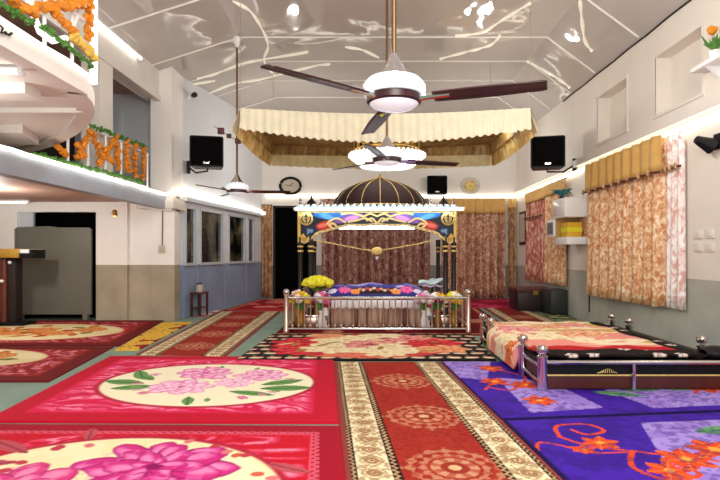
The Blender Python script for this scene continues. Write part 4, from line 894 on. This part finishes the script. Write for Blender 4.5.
for k in range(4):
    a = PI / 4 + PI / 2 * k; MB().tube([(CR * 0.84 * math.cos(a), CR * 0.84 * math.sin(a), 0.40), (0, 0, 0.54)], 0.006, 5).build('chain', M['gold'], ch)
def on_ceiling(px, py):
    d = Vector(((px - CX) / F, 1.0, -(py - CY) / F)); lo, hi = 2.0, 40.0
    for _ in range(50):
        m = (lo + hi) / 2; p = d * m
        if EYE + p.z > ceil_z(p.x): hi = m
        else: lo = m
    return Vector((d.x * lo, lo, EYE + d.z * lo - 0.02))
M['reflection'] = plain('pale_reflection_streak', (246, 242, 226), 0.25, emit=0.2)  # faintly glowing strips modelled in place of reflections in the glossy ceiling
RB = [([(197, 78), (215, 73), (238, 64), (255, 60), (308, 51)], 'pale reflection streak on the ceiling crossing behind the left tip of the front fan'), ([(200, 97), (230, 84), (262, 78), (310, 66), (330, 63)], 'pale reflection streak on the ceiling just above the left end of the cloth canopy'),
 ([(233, 0), (250, 10), (262, 28), (268, 45), (264, 60), (275, 75)], 'curling pale reflection streak on the ceiling right of the thin fan rod'), ([(345, 46), (362, 49), (379, 57)], 'short pale reflection streak on the ceiling just left of the front fan rod'),
 ([(440, 58), (462, 52), (478, 48), (492, 43), (500, 34)], 'pale reflection streak on the ceiling with an upturned right end, right of the front fan rod'), ([(455, 35), (482, 31), (505, 17), (530, 2)], 'pale reflection streak rising to the top of the ceiling right of the front fan'),
 ([(580, 0), (582, 20), (585, 40), (592, 50)], 'pale reflection streak running down the right ceiling slope'), ([(527, 60), (545, 70), (560, 79), (570, 87)], 'pale reflection streak on the ceiling right of the front fan blade tip'), ([(163, 91), (190, 84), (215, 80)], 'pale reflection streak on the ceiling above the left loudspeaker')]
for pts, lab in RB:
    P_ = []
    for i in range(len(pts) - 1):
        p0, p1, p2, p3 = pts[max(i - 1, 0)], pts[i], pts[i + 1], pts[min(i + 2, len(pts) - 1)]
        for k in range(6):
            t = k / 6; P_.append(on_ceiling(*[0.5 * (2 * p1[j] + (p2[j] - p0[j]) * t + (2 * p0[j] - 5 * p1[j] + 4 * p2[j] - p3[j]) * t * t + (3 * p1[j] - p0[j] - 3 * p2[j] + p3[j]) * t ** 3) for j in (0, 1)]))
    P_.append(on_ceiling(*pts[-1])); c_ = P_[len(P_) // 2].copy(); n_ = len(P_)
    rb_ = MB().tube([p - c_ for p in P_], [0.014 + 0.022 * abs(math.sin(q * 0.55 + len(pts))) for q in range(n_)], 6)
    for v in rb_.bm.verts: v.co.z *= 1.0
    tag(rb_.build('reflection_streak', M['reflection'], loc=c_), lab, 'reflection', 'modelled reflection streaks on the ceiling')

# ================================================================== SPEAKERS, CLOCK, CAMERAS
def speaker(label, c, w, h, d, rz, arm_to=None, tilt=0.0):
    t = thing('loudspeaker', label, 'speaker', c, rz, 'black loudspeakers')
    m = MB(); m.poly([(-w / 2, -d / 2, -h / 2), (w / 2, -d / 2, -h / 2), (w * 0.42, d / 2, -h / 2), (-w * 0.42, d / 2, -h / 2)], (0, 0, h))
    bmesh.ops.bevel(m.bm, geom=list(m.bm.edges), offset=0.02, segments=2, affect='EDGES'); m.build('cabinet', M['black'], t)
    MB().surf(lambda u, v: ((u - 0.5) * w * 0.9, -d / 2 - 0.012 - 0.02 * math.sin(PI * u), (v - 0.5) * h * 0.9), 12, 8).build('grille', M['black_mesh'], t, solid=0.01)
    MB().box((-0.06, -d / 2 - 0.04, -h * 0.42), (0.06, -d / 2 - 0.025, -h * 0.36)).build('badge', M['steel'], t)
    if arm_to is not None:
        q = Matrix.Rotation(-rz, 3, 'Z') @ (Vector(arm_to) - Vector(c))
        MB().tube([(0, 0.0, -h / 2 + 0.02), (0, 0, -h / 2 - 0.06), (q.x * 0.6, q.y * 0.6, -h / 2 - 0.06), (q.x, q.y, q.z)], 0.02, 8).build('bracket_arm', M['black'], t)
        MB().box(q - Vector((0.04, 0.04, 0.14)), q + Vector((0.04, 0.04, 0.14)), bev=0.008).build('wall_plate', M['black'], t)
    return t
speaker('black loudspeaker on a wall bracket at the left, by the thin fan rod', dp(207.5, 153, 11.1), 0.69, 0.65, 0.42, math.radians(12), Lp(0.12, 0.06, 3.32))
speaker('black loudspeaker on a wall bracket at the right, under the niches', dp(547, 153.5, 11.4), 0.72, 0.68, 0.46, math.radians(-14), (4.455, 11.45, 3.36))
speaker('small black loudspeaker on the back wall right of the dome', dp(436.5, 185.5, 15.98), 0.62, 0.56, 0.38, 0)
ck = thing('wall_clock', 'round black rimmed clock on the back wall', 'clock', dp(290.5, 186, YB - 0.01))
def ring_y(mb, r, rr): return mb.tube([(r * math.cos(a), -0.03, r * 0.78 * math.sin(a)) for a in np.linspace(0, 2 * PI, 40)], rr, 8)
ring_y(MB(), 0.32, 0.04).build('rim', M['black'], ck)
MB().surf(lambda u, v: (0.31 * v * math.cos(2 * PI * u), -0.02, 0.24 * v * math.sin(2 * PI * u)), 32, 3).build('dial', M['ivory_face'], ck, solid=0.02)
hd = MB(); hd.tube([(0, -0.036, 0), (0.08, -0.036, 0.1)], 0.01, 5).tube([(0, -0.036, 0), (-0.16, -0.036, 0.04)], 0.008, 5); hd.build('hands', M['black'], ck)
dk = thing('wall_plate', 'pale round decorative plate on the back wall above the right curtain', 'plate', dp(470, 186, YB - 0.01))
MB().surf(lambda u, v: (0.30 * v * math.cos(2 * PI * u), -0.015 - 0.02 * v ** 4, 0.27 * v * math.sin(2 * PI * u)), 32, 5).build('disc', M['pale_face'], dk, solid=0.015)
MB().surf(lambda u, v: (0.17 * v * math.cos(2 * PI * u) * (1 + 0.12 * math.cos(12 * PI * u)), -0.04, 0.16 * v * math.sin(2 * PI * u) * (1 + 0.12 * math.cos(12 * PI * u))), 48, 3).build('rosette', M['gold_soft'], dk, solid=0.01)
cv = thing('security_camera', 'small black security camera high on the left wall', 'camera', Lp(0.25, 0.0, dp(188, 96, 11.6).z))
cw = Matrix.Rotation(angL - PI / 2, 3, 'Z')
MB().box((-0.0, -0.04, -0.05), (0.05, 0.04, 0.05)).tube([(0.02, 0, 0), (0.14, -0.04, 0.02)], 0.014, 6).build('mount', M['white'], cv)
MB().tube([(0.08, 0.05, 0.04), (0.2, -0.2, -0.02)], [0.05, 0.06], 12).build('housing', M['black'], cv)
sl = thing('spotlight', 'black spotlight on the right wall at the edge of the view', 'light', Vector((XR, 6.75, 2.86)))
MB().box((-0.03, -0.06, -0.1), (0, 0.06, 0.1)).tube([(-0.02, 0, 0), (-0.16, 0.02, 0.0)], 0.02, 8).build('mount', M['black'], sl)
MB().lathe([(0.05, -0.1), (0.07, -0.02), (0.1, 0.1), (0.11, 0.13), (0.09, 0.13)], (0, 0, 0), 16).build('lamp_head', M['black'], sl).matrix_local = Matrix.Translation((-0.17, 0.05, 0)) @ Matrix.Rotation(math.radians(118), 4, (0.35, 0.9, 0.2))
sp = thing('plant_shelf', 'white wall bracket shelf high on the right wall at the edge', 'shelf', Vector((XR, 6.72, 3.86)))
MB().box((-0.22, -0.28, -0.03), (0, 0.28, 0.03), bev=0.01).build('board', M['white'], sp)
MB().poly([(-0.18, -0.02, -0.03), (0, -0.02, -0.03), (0, -0.02, -0.2)], (0, 0.04, 0)).build('bracket', M['white'], sp)
M['plate_cream'] = plain('cream_plate', (224, 218, 208), 0.5)
pp = thing('potted_plant', 'small green plant with orange bloom on the white wall shelf', 'plant', Vector((XR - 0.11, 6.66, 3.89)))
MB().lathe([(0.05, 0), (0.07, 0.1), (0.075, 0.11), (0.06, 0.11)], (0, 0, 0), 14).build('pot', M['white'], pp)
lf = MB()
for k in range(22):
    a = random.uniform(0, 6.28); r = random.uniform(0.05, 0.16); lf.tube([(0, 0, 0.1), (r * 0.5 * math.cos(a), r * 0.5 * math.sin(a), 0.2), (r * math.cos(a), r * math.sin(a), random.uniform(0.18, 0.34))], [0.004, 0.025, 0.002], 5)
lf.build('leaves', M['leaf'], pp); MB().ico((-0.02, 0.02, 0.38), 0.06, 0.25, 2).build('bloom', M['marigold'], pp)
so = thing('switch_board', 'white switch plates on the right wall at the edge of the view', 'switch', Vector((XR, 7.02, 1.55)))
for (y, z) in ((-0.2, 0.06), (0.05, 0.06), (-0.2, -0.12), (0.05, -0.12)):
    p = MB().box((-0.02, y, z), (0, y + 0.18, z + 0.12), bev=0.006).build('plate', M['plate_cream'], so); MB().box((-0.03, y + 0.05, z + 0.03), (-0.018, y + 0.09, z + 0.09)).build('rocker', M['plate_cream'], p)

# ================================================================== CURTAINS
def curtain(name, label, a, b, z0, z1, folds, amp, m, val=None, band=None, group=None, bandm='band', endpanel=None):
    a, b = Vector(a), Vector(b); c = (a + b) / 2; d = b - a; L_ = d.length; d.normalize(); nn = Vector((d.y, -d.x)); ph = random.uniform(0, 6)
    t = thing(name, label, 'curtain', (c.x, c.y, z0), 0, group)
    def f(u, v, k=1.0, ex=0.0):
        s = math.sin(u * folds * 2 * PI + ph) + 0.35 * math.sin(u * folds * 4.6 + 2); w = amp * k * (0.5 + 0.5 * (1 - v)) * s + amp * 1.1 + ex; p = a + d * L_ * u + nn * w
        return Vector((p.x - c.x, p.y - c.y, (z1 - z0) * v + 0.012 * math.sin(u * folds * 6) * (1 - v)))
    MB().surf(f, folds * 12, 12).build('drape', M[m], t, solid=0.006)
    if val:
        zb = (z1 - val - z0) / (z1 - z0)
        MB().surf(lambda u, v: f(u, zb + (1.0 - zb) * v, 0.55, amp * 0.7), folds * 12, 4).build('valance', M['valance'], t, solid=0.006)
    if band:
        zb = (band - z0) / (z1 - z0); MB().tube([f(u, zb, 0.8, amp * 1.1 + 0.02) for u in np.linspace(0, 1, folds * 8)], 0.018, 6).build('tie_cord', M[bandm], t)
        for q in range(folds):
            u = (q + 0.5) / folds; MB().ball(f(u, zb, 0.8, amp * 1.3 + 0.01), 0.03, (1, 1, 1.8), 8, 6).build('tassel', M['curt_tan'], t)
    MB().tube([(a.x - c.x + nn.x * 0.04, a.y - c.y + nn.y * 0.04, z1 - z0), (b.x - c.x + nn.x * 0.04, b.y - c.y + nn.y * 0.04, z1 - z0)], 0.016, 8).build('rod', M['darkbrown'], t)
    return t
XW = XR - 0.02
curtain('curtain', 'orange and cream curtain on the right wall above the low stage', (XW, 10.62), (XW, 7.84), 0.58, 3.2, 9, 0.08, 'curt_orange', 0.56, 2.64)
curtain('curtain', 'white and pink curtain at the near end of the orange curtain', (XW, 7.82), (XW, 7.40), 0.6, 3.2, 3, 0.04, 'curt_white', None, 2.66)
curtain('curtain', 'orange curtain behind the white wall cabinet', (XW, 13.2), (XW, 11.85), 0.66, 3.14, 6, 0.05, 'curt_orange', 0.3)
curtain('curtain', 'red and cream curtain between the far picture and the orange curtain', (XW, 14.85), (XW, 13.25), 0.66, 3.12, 6, 0.05, 'curt_red', 0.3, 2.4)
YW = YB - 0.02
curtain('curtain', 'broad brown curtain on the back wall behind the shrine', (-1.56, YW), (1.8, YW), 0.03, 3.1, 14, 0.10, 'curt_brown')
curtain('curtain', 'brown curtain with mustard top on the back wall right of the shrine', (2.15, YW), (4.1, YW), 0.03, 3.1, 8, 0.09, 'curt_mid', 0.45)
curtain('curtain', 'narrow tan curtain in the far right corner', (4.2, YW), (4.46, YW), 0.1, 3.1, 2, 0.05, 'curt_tan', 0.3)
curtain('curtain', 'narrow tan curtain in the far left corner beside the black doorway', (-3.42, YW), (-3.1, YW), 0.06, 2.92, 3, 0.04, 'curt_tan')

# ================================================================== RIGHT WALL FURNITURE
wc = thing('hanging_cabinet', 'white cabinet and open shelf projecting from the right wall', 'cabinet', (XR, 11.15, 1.6))
MB().box((-0.5, -0.37, 0.57), (0, 0.37, 0.98), bev=0.015).build('cabinet_body', M['white'], wc)
MB().box((-0.505, -0.3, 0.62), (-0.49, 0.3, 0.93), bev=0.004).build('door', M['porcelain'], wc)
MB().box((-0.46, -0.36, 0.0), (0, 0.36, 0.16), bev=0.012).build('lower_shelf', M['white'], wc)
MB().box((-0.04, -0.36, 0.16), (0, 0.36, 0.57)).build('back_panel', M['curt_orange'], wc)
MB().box((-0.46, 0.32, 0.16), (0, 0.36, 0.57)).build('side_panel', M['valance'], wc)
t = thing('yellow_box', 'yellow and orange box on the open shelf of the wall cabinet', 'box', (XR - 0.24, 11.1, 1.765))
MB().box((-0.16, -0.2, 0), (0.14, 0.2, 0.3), bev=0.008).build('carton', M['amber'], t); MB().box((-0.165, -0.205, 0.1), (0.145, 0.205, 0.2)).build('label_band', M['yellow'], t)
pc = thing('picture_frame', 'small white framed picture hanging beside the wall cabinet', 'picture', (4.0, 11.62, 1.78))
MB().box((-0.02, -0.24, 0), (0.02, 0.24, 0.38), bev=0.006).build('frame', M['white'], pc); MB().box((-0.028, -0.18, 0.06), (-0.018, 0.18, 0.32)).build('print', plain('dark_print', (92, 96, 104), 0.4, var=0.5, vs=12), pc)
MB().tube([(0.02, 0, 0.3), (0.49, 0, 0.3)], 0.012, 6).build('wall_arm', M['darkbrown'], pc)
ptp = thing('artificial_plant', 'teal leafed plant on top of the white wall cabinet', 'plant', (XR - 0.36, 11.32, 2.58))
MB().lathe([(0.05, 0), (0.07, 0.06), (0.05, 0.07)], (0, 0, 0), 12).build('pot', M['darkbrown'], ptp); lf = MB()
for k in range(20):
    a = random.uniform(0, 6.28); r = random.uniform(0.1, 0.32); lf.tube([(0, 0, 0.05), (r * .5 * math.cos(a), r * .5 * math.sin(a) * .6, 0.2), (r * math.cos(a), r * math.sin(a) * .6, random.uniform(0.05, 0.26))], [0.006, 0.03, 0.003], 5)
lf.build('leaves', M['teal'], ptp)
pf2 = thing('picture_frame', 'narrow dark framed picture near the far right corner', 'picture', (XR, 15.45, 1.68))
MB().box((-0.04, -0.32, 0), (0, 0.32, 0.98), bev=0.006).build('frame', M['darkbrown'], pf2); MB().box((-0.05, -0.25, 0.08), (-0.035, 0.25, 0.9)).build('print', M['ivory_face'], pf2)
bx = thing('storage_chest', 'dark maroon storage chest on the floor in the far right corner', 'chest', (3.95, 13.0, 0.015))
MB().box((-0.42, -0.42, 0.0), (0.42, 0.4, 0.46), bev=0.02).build('body', plain('dark_maroon', (36, 16, 20), 0.5), bx); MB().box((-0.44, -0.44, 0.46), (0.44, 0.42, 0.56), bev=0.02).build('lid', M['band'], bx); MB().box((-0.06, -0.46, 0.4), (0.06, -0.42, 0.5)).build('latch', M['brass'], bx)
tk = thing('floor_cabinet', 'dark grey cabinet standing below the orange curtain', 'cabinet', (4.28, 12.2, 0.0))
MB().box((-0.18, -0.3, 0.03), (0.2, 0.34, 0.58), bev=0.015).build('body', plain('dark_grey_green', (44, 48, 46), 0.5), tk); MB().box((-0.2, -0.32, 0.0), (0.2, 0.36, 0.03)).build('plinth', M['black'], tk)
cb = thing('wall_cable', 'thin black cable hanging down the right wall left of the orange curtain', 'cable', (XR - 0.012, 10.75, 0.3))
MB().tube([(0, 0, 1.3), (0, 0.01, 0.8), (0, -0.01, 0.3), (0, 0, -0.1)], 0.012, 6).build('wire', M['black'], cb)

# ================================================================== LEFT SIDE FURNITURE
ms = thing('metal_screen', 'grey green metal screen standing in the dark doorway', 'screen', (-6.7, 10.92, 0.0)); mx = -6.7
W2 = 0.8
MB().poly([(-W2, 0, 0.13), (W2, 0, 0.13), (W2, 0, 1.92), (W2 - 0.05, 0, 1.955), (0.1, 0, 1.96), (-0.1, 0, 1.985), (-W2 + 0.05, 0, 1.965), (-W2, 0, 1.93)], (0, 0.05, 0)).build('panel', M['screen'], ms)
for x in (-W2 + 0.1, W2 - 0.12): MB().box((x - 0.05, -0.03, 0.0), (x + 0.05, 0.09, 0.14), bev=0.008).build('foot', M['screen'], ms)
MB().box((-W2, -0.012, 0.13), (-W2 + 0.04, 0, 1.93)).box((W2 - 0.04, -0.012, 0.13), (W2, 0, 1.93)).build('edge_strip', M['screen'], ms)
lt = thing('lectern', 'dark lectern stand with gold cloth top at the left edge', 'lectern', (-7.0, 10.2, 0.016))
MB().box((-0.62, -0.22, 1.30), (0.46, 0.22, 1.47), bev=0.01).build('top_board', M['black'], lt)
MB().box((-0.22, -0.235, 1.31), (0.23, 0.235, 1.485), bev=0.012).build('gold_cloth', M['gold'], lt)
for x in (-0.36, 0.33): MB().box((x - 0.09, -0.235, 1.40), (x + 0.09, 0.2, 1.475), bev=0.008).build('white_pad', M['white'], lt)
MB().tube([(-0.17, -0.06, 0.05), (-0.17, -0.06, 1.31)], 0.075, 12).build('post', M['redwood'], lt)
MB().box((-0.09, -0.1, 0.0), (0.07, 0.12, 1.3), bev=0.02).build('column', M['darkbrown'], lt)
MB().box((-0.45, -0.2, 0), (0.3, 0.2, 0.06), bev=0.01).build('base', M['black'], lt)
for z, x in ((1.22, 0.0), (0.86, -0.16)): MB().ball((x, -0.15, z), 0.035, u=12, v=8).build('white_knob', M['white'], lt)
wl_ = thing('wall_lamp', 'tiny amber wall lamp on the cream wall right of the doorway', 'light', (dp(115, 213, 11.0).x, 11.0, dp(115, 213, 11).z))
MB().box((-0.04, -0.02, -0.08), (0.04, 0, 0.08)).build('back_plate', M['brass'], wl_); MB().lathe([(0.02, -0.06), (0.045, -0.02), (0.035, 0.04), (0.015, 0.07)], (0, -0.05, 0), 12).build('shade', plain('amber_glass', (196, 146, 92), 0.3), wl_)
wcb = thing('wall_cable', 'thin dark cable with a switch on the cream pillar', 'cable', (dp(162, 225, 10.88).x, 10.885, 2.0))
MB().tube([(0, 0, 0.5), (0.01, 0, 0.2), (0, 0, -0.42)], 0.01, 6).build('wire', M['band'], wcb); MB().box((-0.07, -0.03, -0.58), (0.05, 0.01, -0.42), bev=0.006).build('switch', M['ivory_face'], wcb)
sd = thing('wooden_stand', 'small brown wooden stand against the left partition', 'stand', (Lp(0.42, 0.17).x, Lp(0.42, 0.17).y, 0.0), angL - PI / 2)
MB().box((-0.13, -0.2, 0.5), (0.13, 0.2, 0.54), bev=0.006).build('top', M['wood'], sd)
for (x, y) in ((-.1, -.17), (.1, -.17), (-.1, .17), (.1, .17)): MB().box((x - .02, y - .02, 0), (x + .02, y + .02, 0.5)).build('leg', M['wood'], sd)
MB().box((-0.11, -0.18, 0.18), (0.11, 0.18, 0.2)).build('shelf', M['wood'], sd)
LINEN = M['ivory_face']
cn = thing('storage_canister', 'pale canister on the small stand beside the partition', 'canister', (Lp(0.42, 0.17).x, Lp(0.42, 0.17).y, 0.54))

# ================================================================== BALCONY RAILINGS AND GARLANDS
def strand(name, pts, r, m, label, cat, group, step_=0.075, jit=0.28, width=1):
    pts = [Vector(p) for p in pts]; c = sum(pts, Vector()) / len(pts); mb = MB()
    for a, b in zip(pts, pts[1:]):
        n = max(int((b - a).length / step_), 1)
        for k in range(n):
            p = a.lerp(b, k / n) - c
            for w in range(width): mb.ico(p + Vector((random.uniform(-.6, .6) * r, random.uniform(-.6, .6) * r, random.uniform(-.6, .6) * r)), r * random.uniform(0.75, 1.15), jit, 1)
    return tag(mb.build(name, M[m], loc=c), label, cat, group)
def leafy(name, pts, label, group, r=0.045):
    pts = [Vector(p) for p in pts]; c = sum(pts, Vector()) / len(pts); mb = MB()
    mb.tube([p - c for p in pts], 0.015, 6)
    for a, b in zip(pts, pts[1:]):
        n = max(int((b - a).length / 0.022), 1)
        for k in range(n):
            p = a.lerp(b, k / n) - c; q = Vector((random.uniform(-1, 1), random.uniform(-1, 1), random.uniform(-1, 1))).normalized() * r * random.uniform(0.8, 1.6)
            mb.tube([p, p + q * 0.6, p + q], [0.004, 0.02, 0.002], 4)
    return tag(mb.build(name, M['leaf'], loc=c), label, 'garland', group)
BX = -4.3
def bp_(zx, zy): return sx(zx / 4, 120 + zy / 4, BX)
rb = thing('balcony_railing', 'white metal railing of the lower balcony, hung with garlands', 'railing', (BX, 8.2, 2.6))
def rbp(y, z): return Vector((0, y - 8.2, z - 2.6))
for z in (3.32, 2.68): MB().tube([rbp(7.3, z), rbp(10.0, z)], 0.018, 8).build('rail', M['white'], rb)
for y in np.arange(7.35, 10.1, 0.52): MB().tube([rbp(y, 2.6), rbp(y, 3.32)], 0.02, 8).build('upright', M['white'], rb)
GL = 'marigold garlands on the lower balcony rail'
S = [[(215, 105), (260, 150)], [(355, 40), (290, 165)], [(300, 95), (330, 165)], [(450, 70), (375, 185)], [(365, 60), (395, 170)], [(455, 85), (462, 200)], [(405, 120), (445, 180)], [(495, 90), (500, 215)], [(530, 100), (528, 232)], [(565, 112), (562, 250)]]
LB = ['short marigold strand at the left end of the lower balcony rail', 'marigold strand slanting down by the landing edge', 'short marigold strand crossing the dark gap of the balcony', 'long slanting marigold strand left of the white column', 'marigold strand before the white column', 'upright marigold strand just right of the white column', 'short slanting marigold strand low beside the column', 'third marigold strand from the pillar', 'second marigold strand from the pillar', 'marigold strand closest to the pillar']
for s_, l_ in zip(S, LB): strand('marigold_garland', [bp_(*q) + Vector((0.05, 0, 0)) for q in s_], 0.043, 'marigold', l_, 'garland', GL, 0.05, 0.3, 2)
leafy('leaf_garland', [bp_(350, 22) + Vector((0.05, 0, 0)), bp_(450, 60) + Vector((0.05, 0, 0)), bp_(575, 108) + Vector((0.05, 0, 0))], 'green leaf garland along the top of the lower balcony rail', 'leaf garlands')
leafy('leaf_garland', [bp_(118, 132) + Vector((0.06, 0, 0)), bp_(330, 188) + Vector((0.06, 0, 0)), bp_(560, 248) + Vector((0.06, 0, 0))], 'green leaf garland along the foot of the lower balcony rail', 'leaf garlands')
UX = -2.74
def up_(px, py, dx=0.0): return sx(px, py, UX) + Vector((dx, 0, 0))
ur = thing('landing_railing', 'white metal railing on the upper landing, hung with garlands', 'railing', (UX, 4.2, 3.1))
def urp(y, z): return Vector((0, y - 4.2, z - 3.1))
for z in (3.95, 3.62): MB().tube([urp(2.2, z), urp(5.05, z)], 0.02, 8).build('rail', M['white'], ur)
for y in (2.6, 3.2, 3.75, 4.35, 4.75): MB().tube([urp(y, 3.1), urp(y, 3.95)], 0.016, 8).build('upright', M['white'], ur)
MB().tube([urp(5.12, 3.08), urp(5.12, 4.1)], 0.035, 10).build('corner_post', M['led_soft'], ur)
MB().tube([up_(28, -6) - Vector((UX, 4.2, 3.1)), up_(33, 14) - Vector((UX, 4.2, 3.1)), up_(40, 32) - Vector((UX, 4.2, 3.1)), up_(52, 41) - Vector((UX, 4.2, 3.1)), up_(66, 38) - Vector((UX, 4.2, 3.1))], 0.025, 8).build('light_cable', M['led_soft'], ur)
MB().tube([up_(82, -4) - Vector((UX, 4.2, 3.1)), up_(78, 14) - Vector((UX, 4.2, 3.1)), up_(72, 32) - Vector((UX, 4.2, 3.1))], 0.018, 8).build('cable', M['white'], ur)
GU = 'marigold garlands on the upper landing rail'
for pts, m, w, l_ in [([(34, 8), (56, 5), (82, 3)], 'marigold', 3, 'thick level marigold garland at the top of the landing rail'), ([(3, -4), (20, 8), (34, 14)], 'marigold', 3, 'marigold garland sagging at the left edge of the landing rail'), ([(51, 13), (62, 25), (74, 36)], 'marigold', 2, 'slanting marigold strand in the middle of the landing rail'), ([(86, -4), (85, 15), (85, 40)], 'marigold', 2, 'upright marigold strand beside the glowing corner post'), ([(68, 36), (80, 46), (92, 60)], 'marigold_pale', 3, 'pale marigold cluster at the foot of the glowing corner post')]:
    strand('marigold_garland', [up_(*q, 0.04) for q in pts], 0.035, m, l_, 'garland', GU, 0.03, 0.3, w)
leafy('leaf_garland', [up_(-4, 4, 0.03), up_(30, 24, 0.03)], 'green leaf garland at the left edge of the landing rail', 'leaf garlands', 0.04)
leafy('leaf_garland', [up_(38, 26, 0.03), up_(60, 42, 0.03), up_(90, 66, 0.03)], 'green leaf garland below the glowing corner post', 'leaf garlands', 0.04)
mk = MB()
def mp_(px, py): return sx(px, py, LX + 0.035)
mk.tube([mp_(-2, 24), mp_(3, 28), mp_(1, 33), mp_(6, 32)], 0.008, 6).tube([mp_(5, 33), mp_(9, 35), mp_(12, 33)], 0.009, 6)
o = mk.build('black_lettering', M['black']); tag(o, 'black handwritten mark on the edge of the upper landing', 'lettering')

# the canister
MB().lathe([(0.07, 0), (0.075, 0.01), (0.075, 0.16), (0.06, 0.17)], (0, 0, 0), 14).build('jar', plain('pale_tin', (206, 196, 184), 0.5), cn)
MB().lathe([(0.065, 0.17), (0.065, 0.2), (0.02, 0.21)], (0, 0, 0), 14).build('lid', M['redwood'], cn)

# ================================================================== LIGHT AND CAMERA
w = bpy.data.worlds.new('world'); scn.world = w; w.use_nodes = True
bg = w.node_tree.nodes['Background']; bg.inputs[0].default_value = (1.0, 0.97, 0.94, 1); bg.inputs[1].default_value = 0.68
def lamp(kind, name, loc, energy, size, color=(1, 0.96, 0.9), target=None):
    d = bpy.data.lights.new(name, kind); d.energy = energy; d.color = color
    d.specular_factor = 0.0 if kind == 'POINT' else 0.35
    if kind == 'AREA': d.shape = 'DISK'; d.size = size
    else: d.shadow_soft_size = size
    o = bpy.data.objects.new(name, d); COL.objects.link(o); o.location = loc
    if target: o.rotation_euler = (Vector(target) - Vector(loc)).to_track_quat('-Z', 'Y').to_euler()
    return o
lamp('AREA', 'fill_lamp', (0.5, 0.2, 4.6), 210, 3.0, target=(0.3, 5.5, 0))  # added fill light above the camera, not a fixture of the hall
lamp('AREA', 'fill_lamp', (0.5, -0.8, 2.6), 170, 2.5, target=(0.3, 9, 1.6))  # second added fill, behind the camera
for x, y, e in ((-2.4, 6.0, 60), (2.4, 6.6, 85), (-2.0, 13.4, 60), (2.8, 13.4, 60), (-6.4, 8.6, 80), (2.4, 10.2, 40), (-2.2, 9.6, 20)):
    lamp('POINT', 'fill_point', (x, y, 3.9 if x > -6 else 2.2), e, 0.12)  # added point fills without fixtures, brightening walls and recess
lamp('POINT', 'landing_fill', (-3.7, 4.3, 2.55), 26, 0.06)  # boosts the light of the tube under the landing
lamp('POINT', 'landing_fill', (-4.6, 5.9, 2.45), 14, 0.06)  # added fill without a fixture, brightens the landing underside
cam = bpy.data.cameras.new('camera'); co = bpy.data.objects.new('camera', cam); COL.objects.link(co)
co.location = (0, 0, EYE); co.rotation_euler = (PI / 2, 0, 0)
cam.sensor_width = 36; cam.lens = F / 720 * 36; cam.clip_start = 0.05
cam.shift_x = -(CX - 360) / 720; cam.shift_y = (CY - 240) / 720
scn.camera = co
scn.view_settings.view_transform = 'Standard'; scn.view_settings.look = 'None'; scn.view_settings.exposure = 0.0
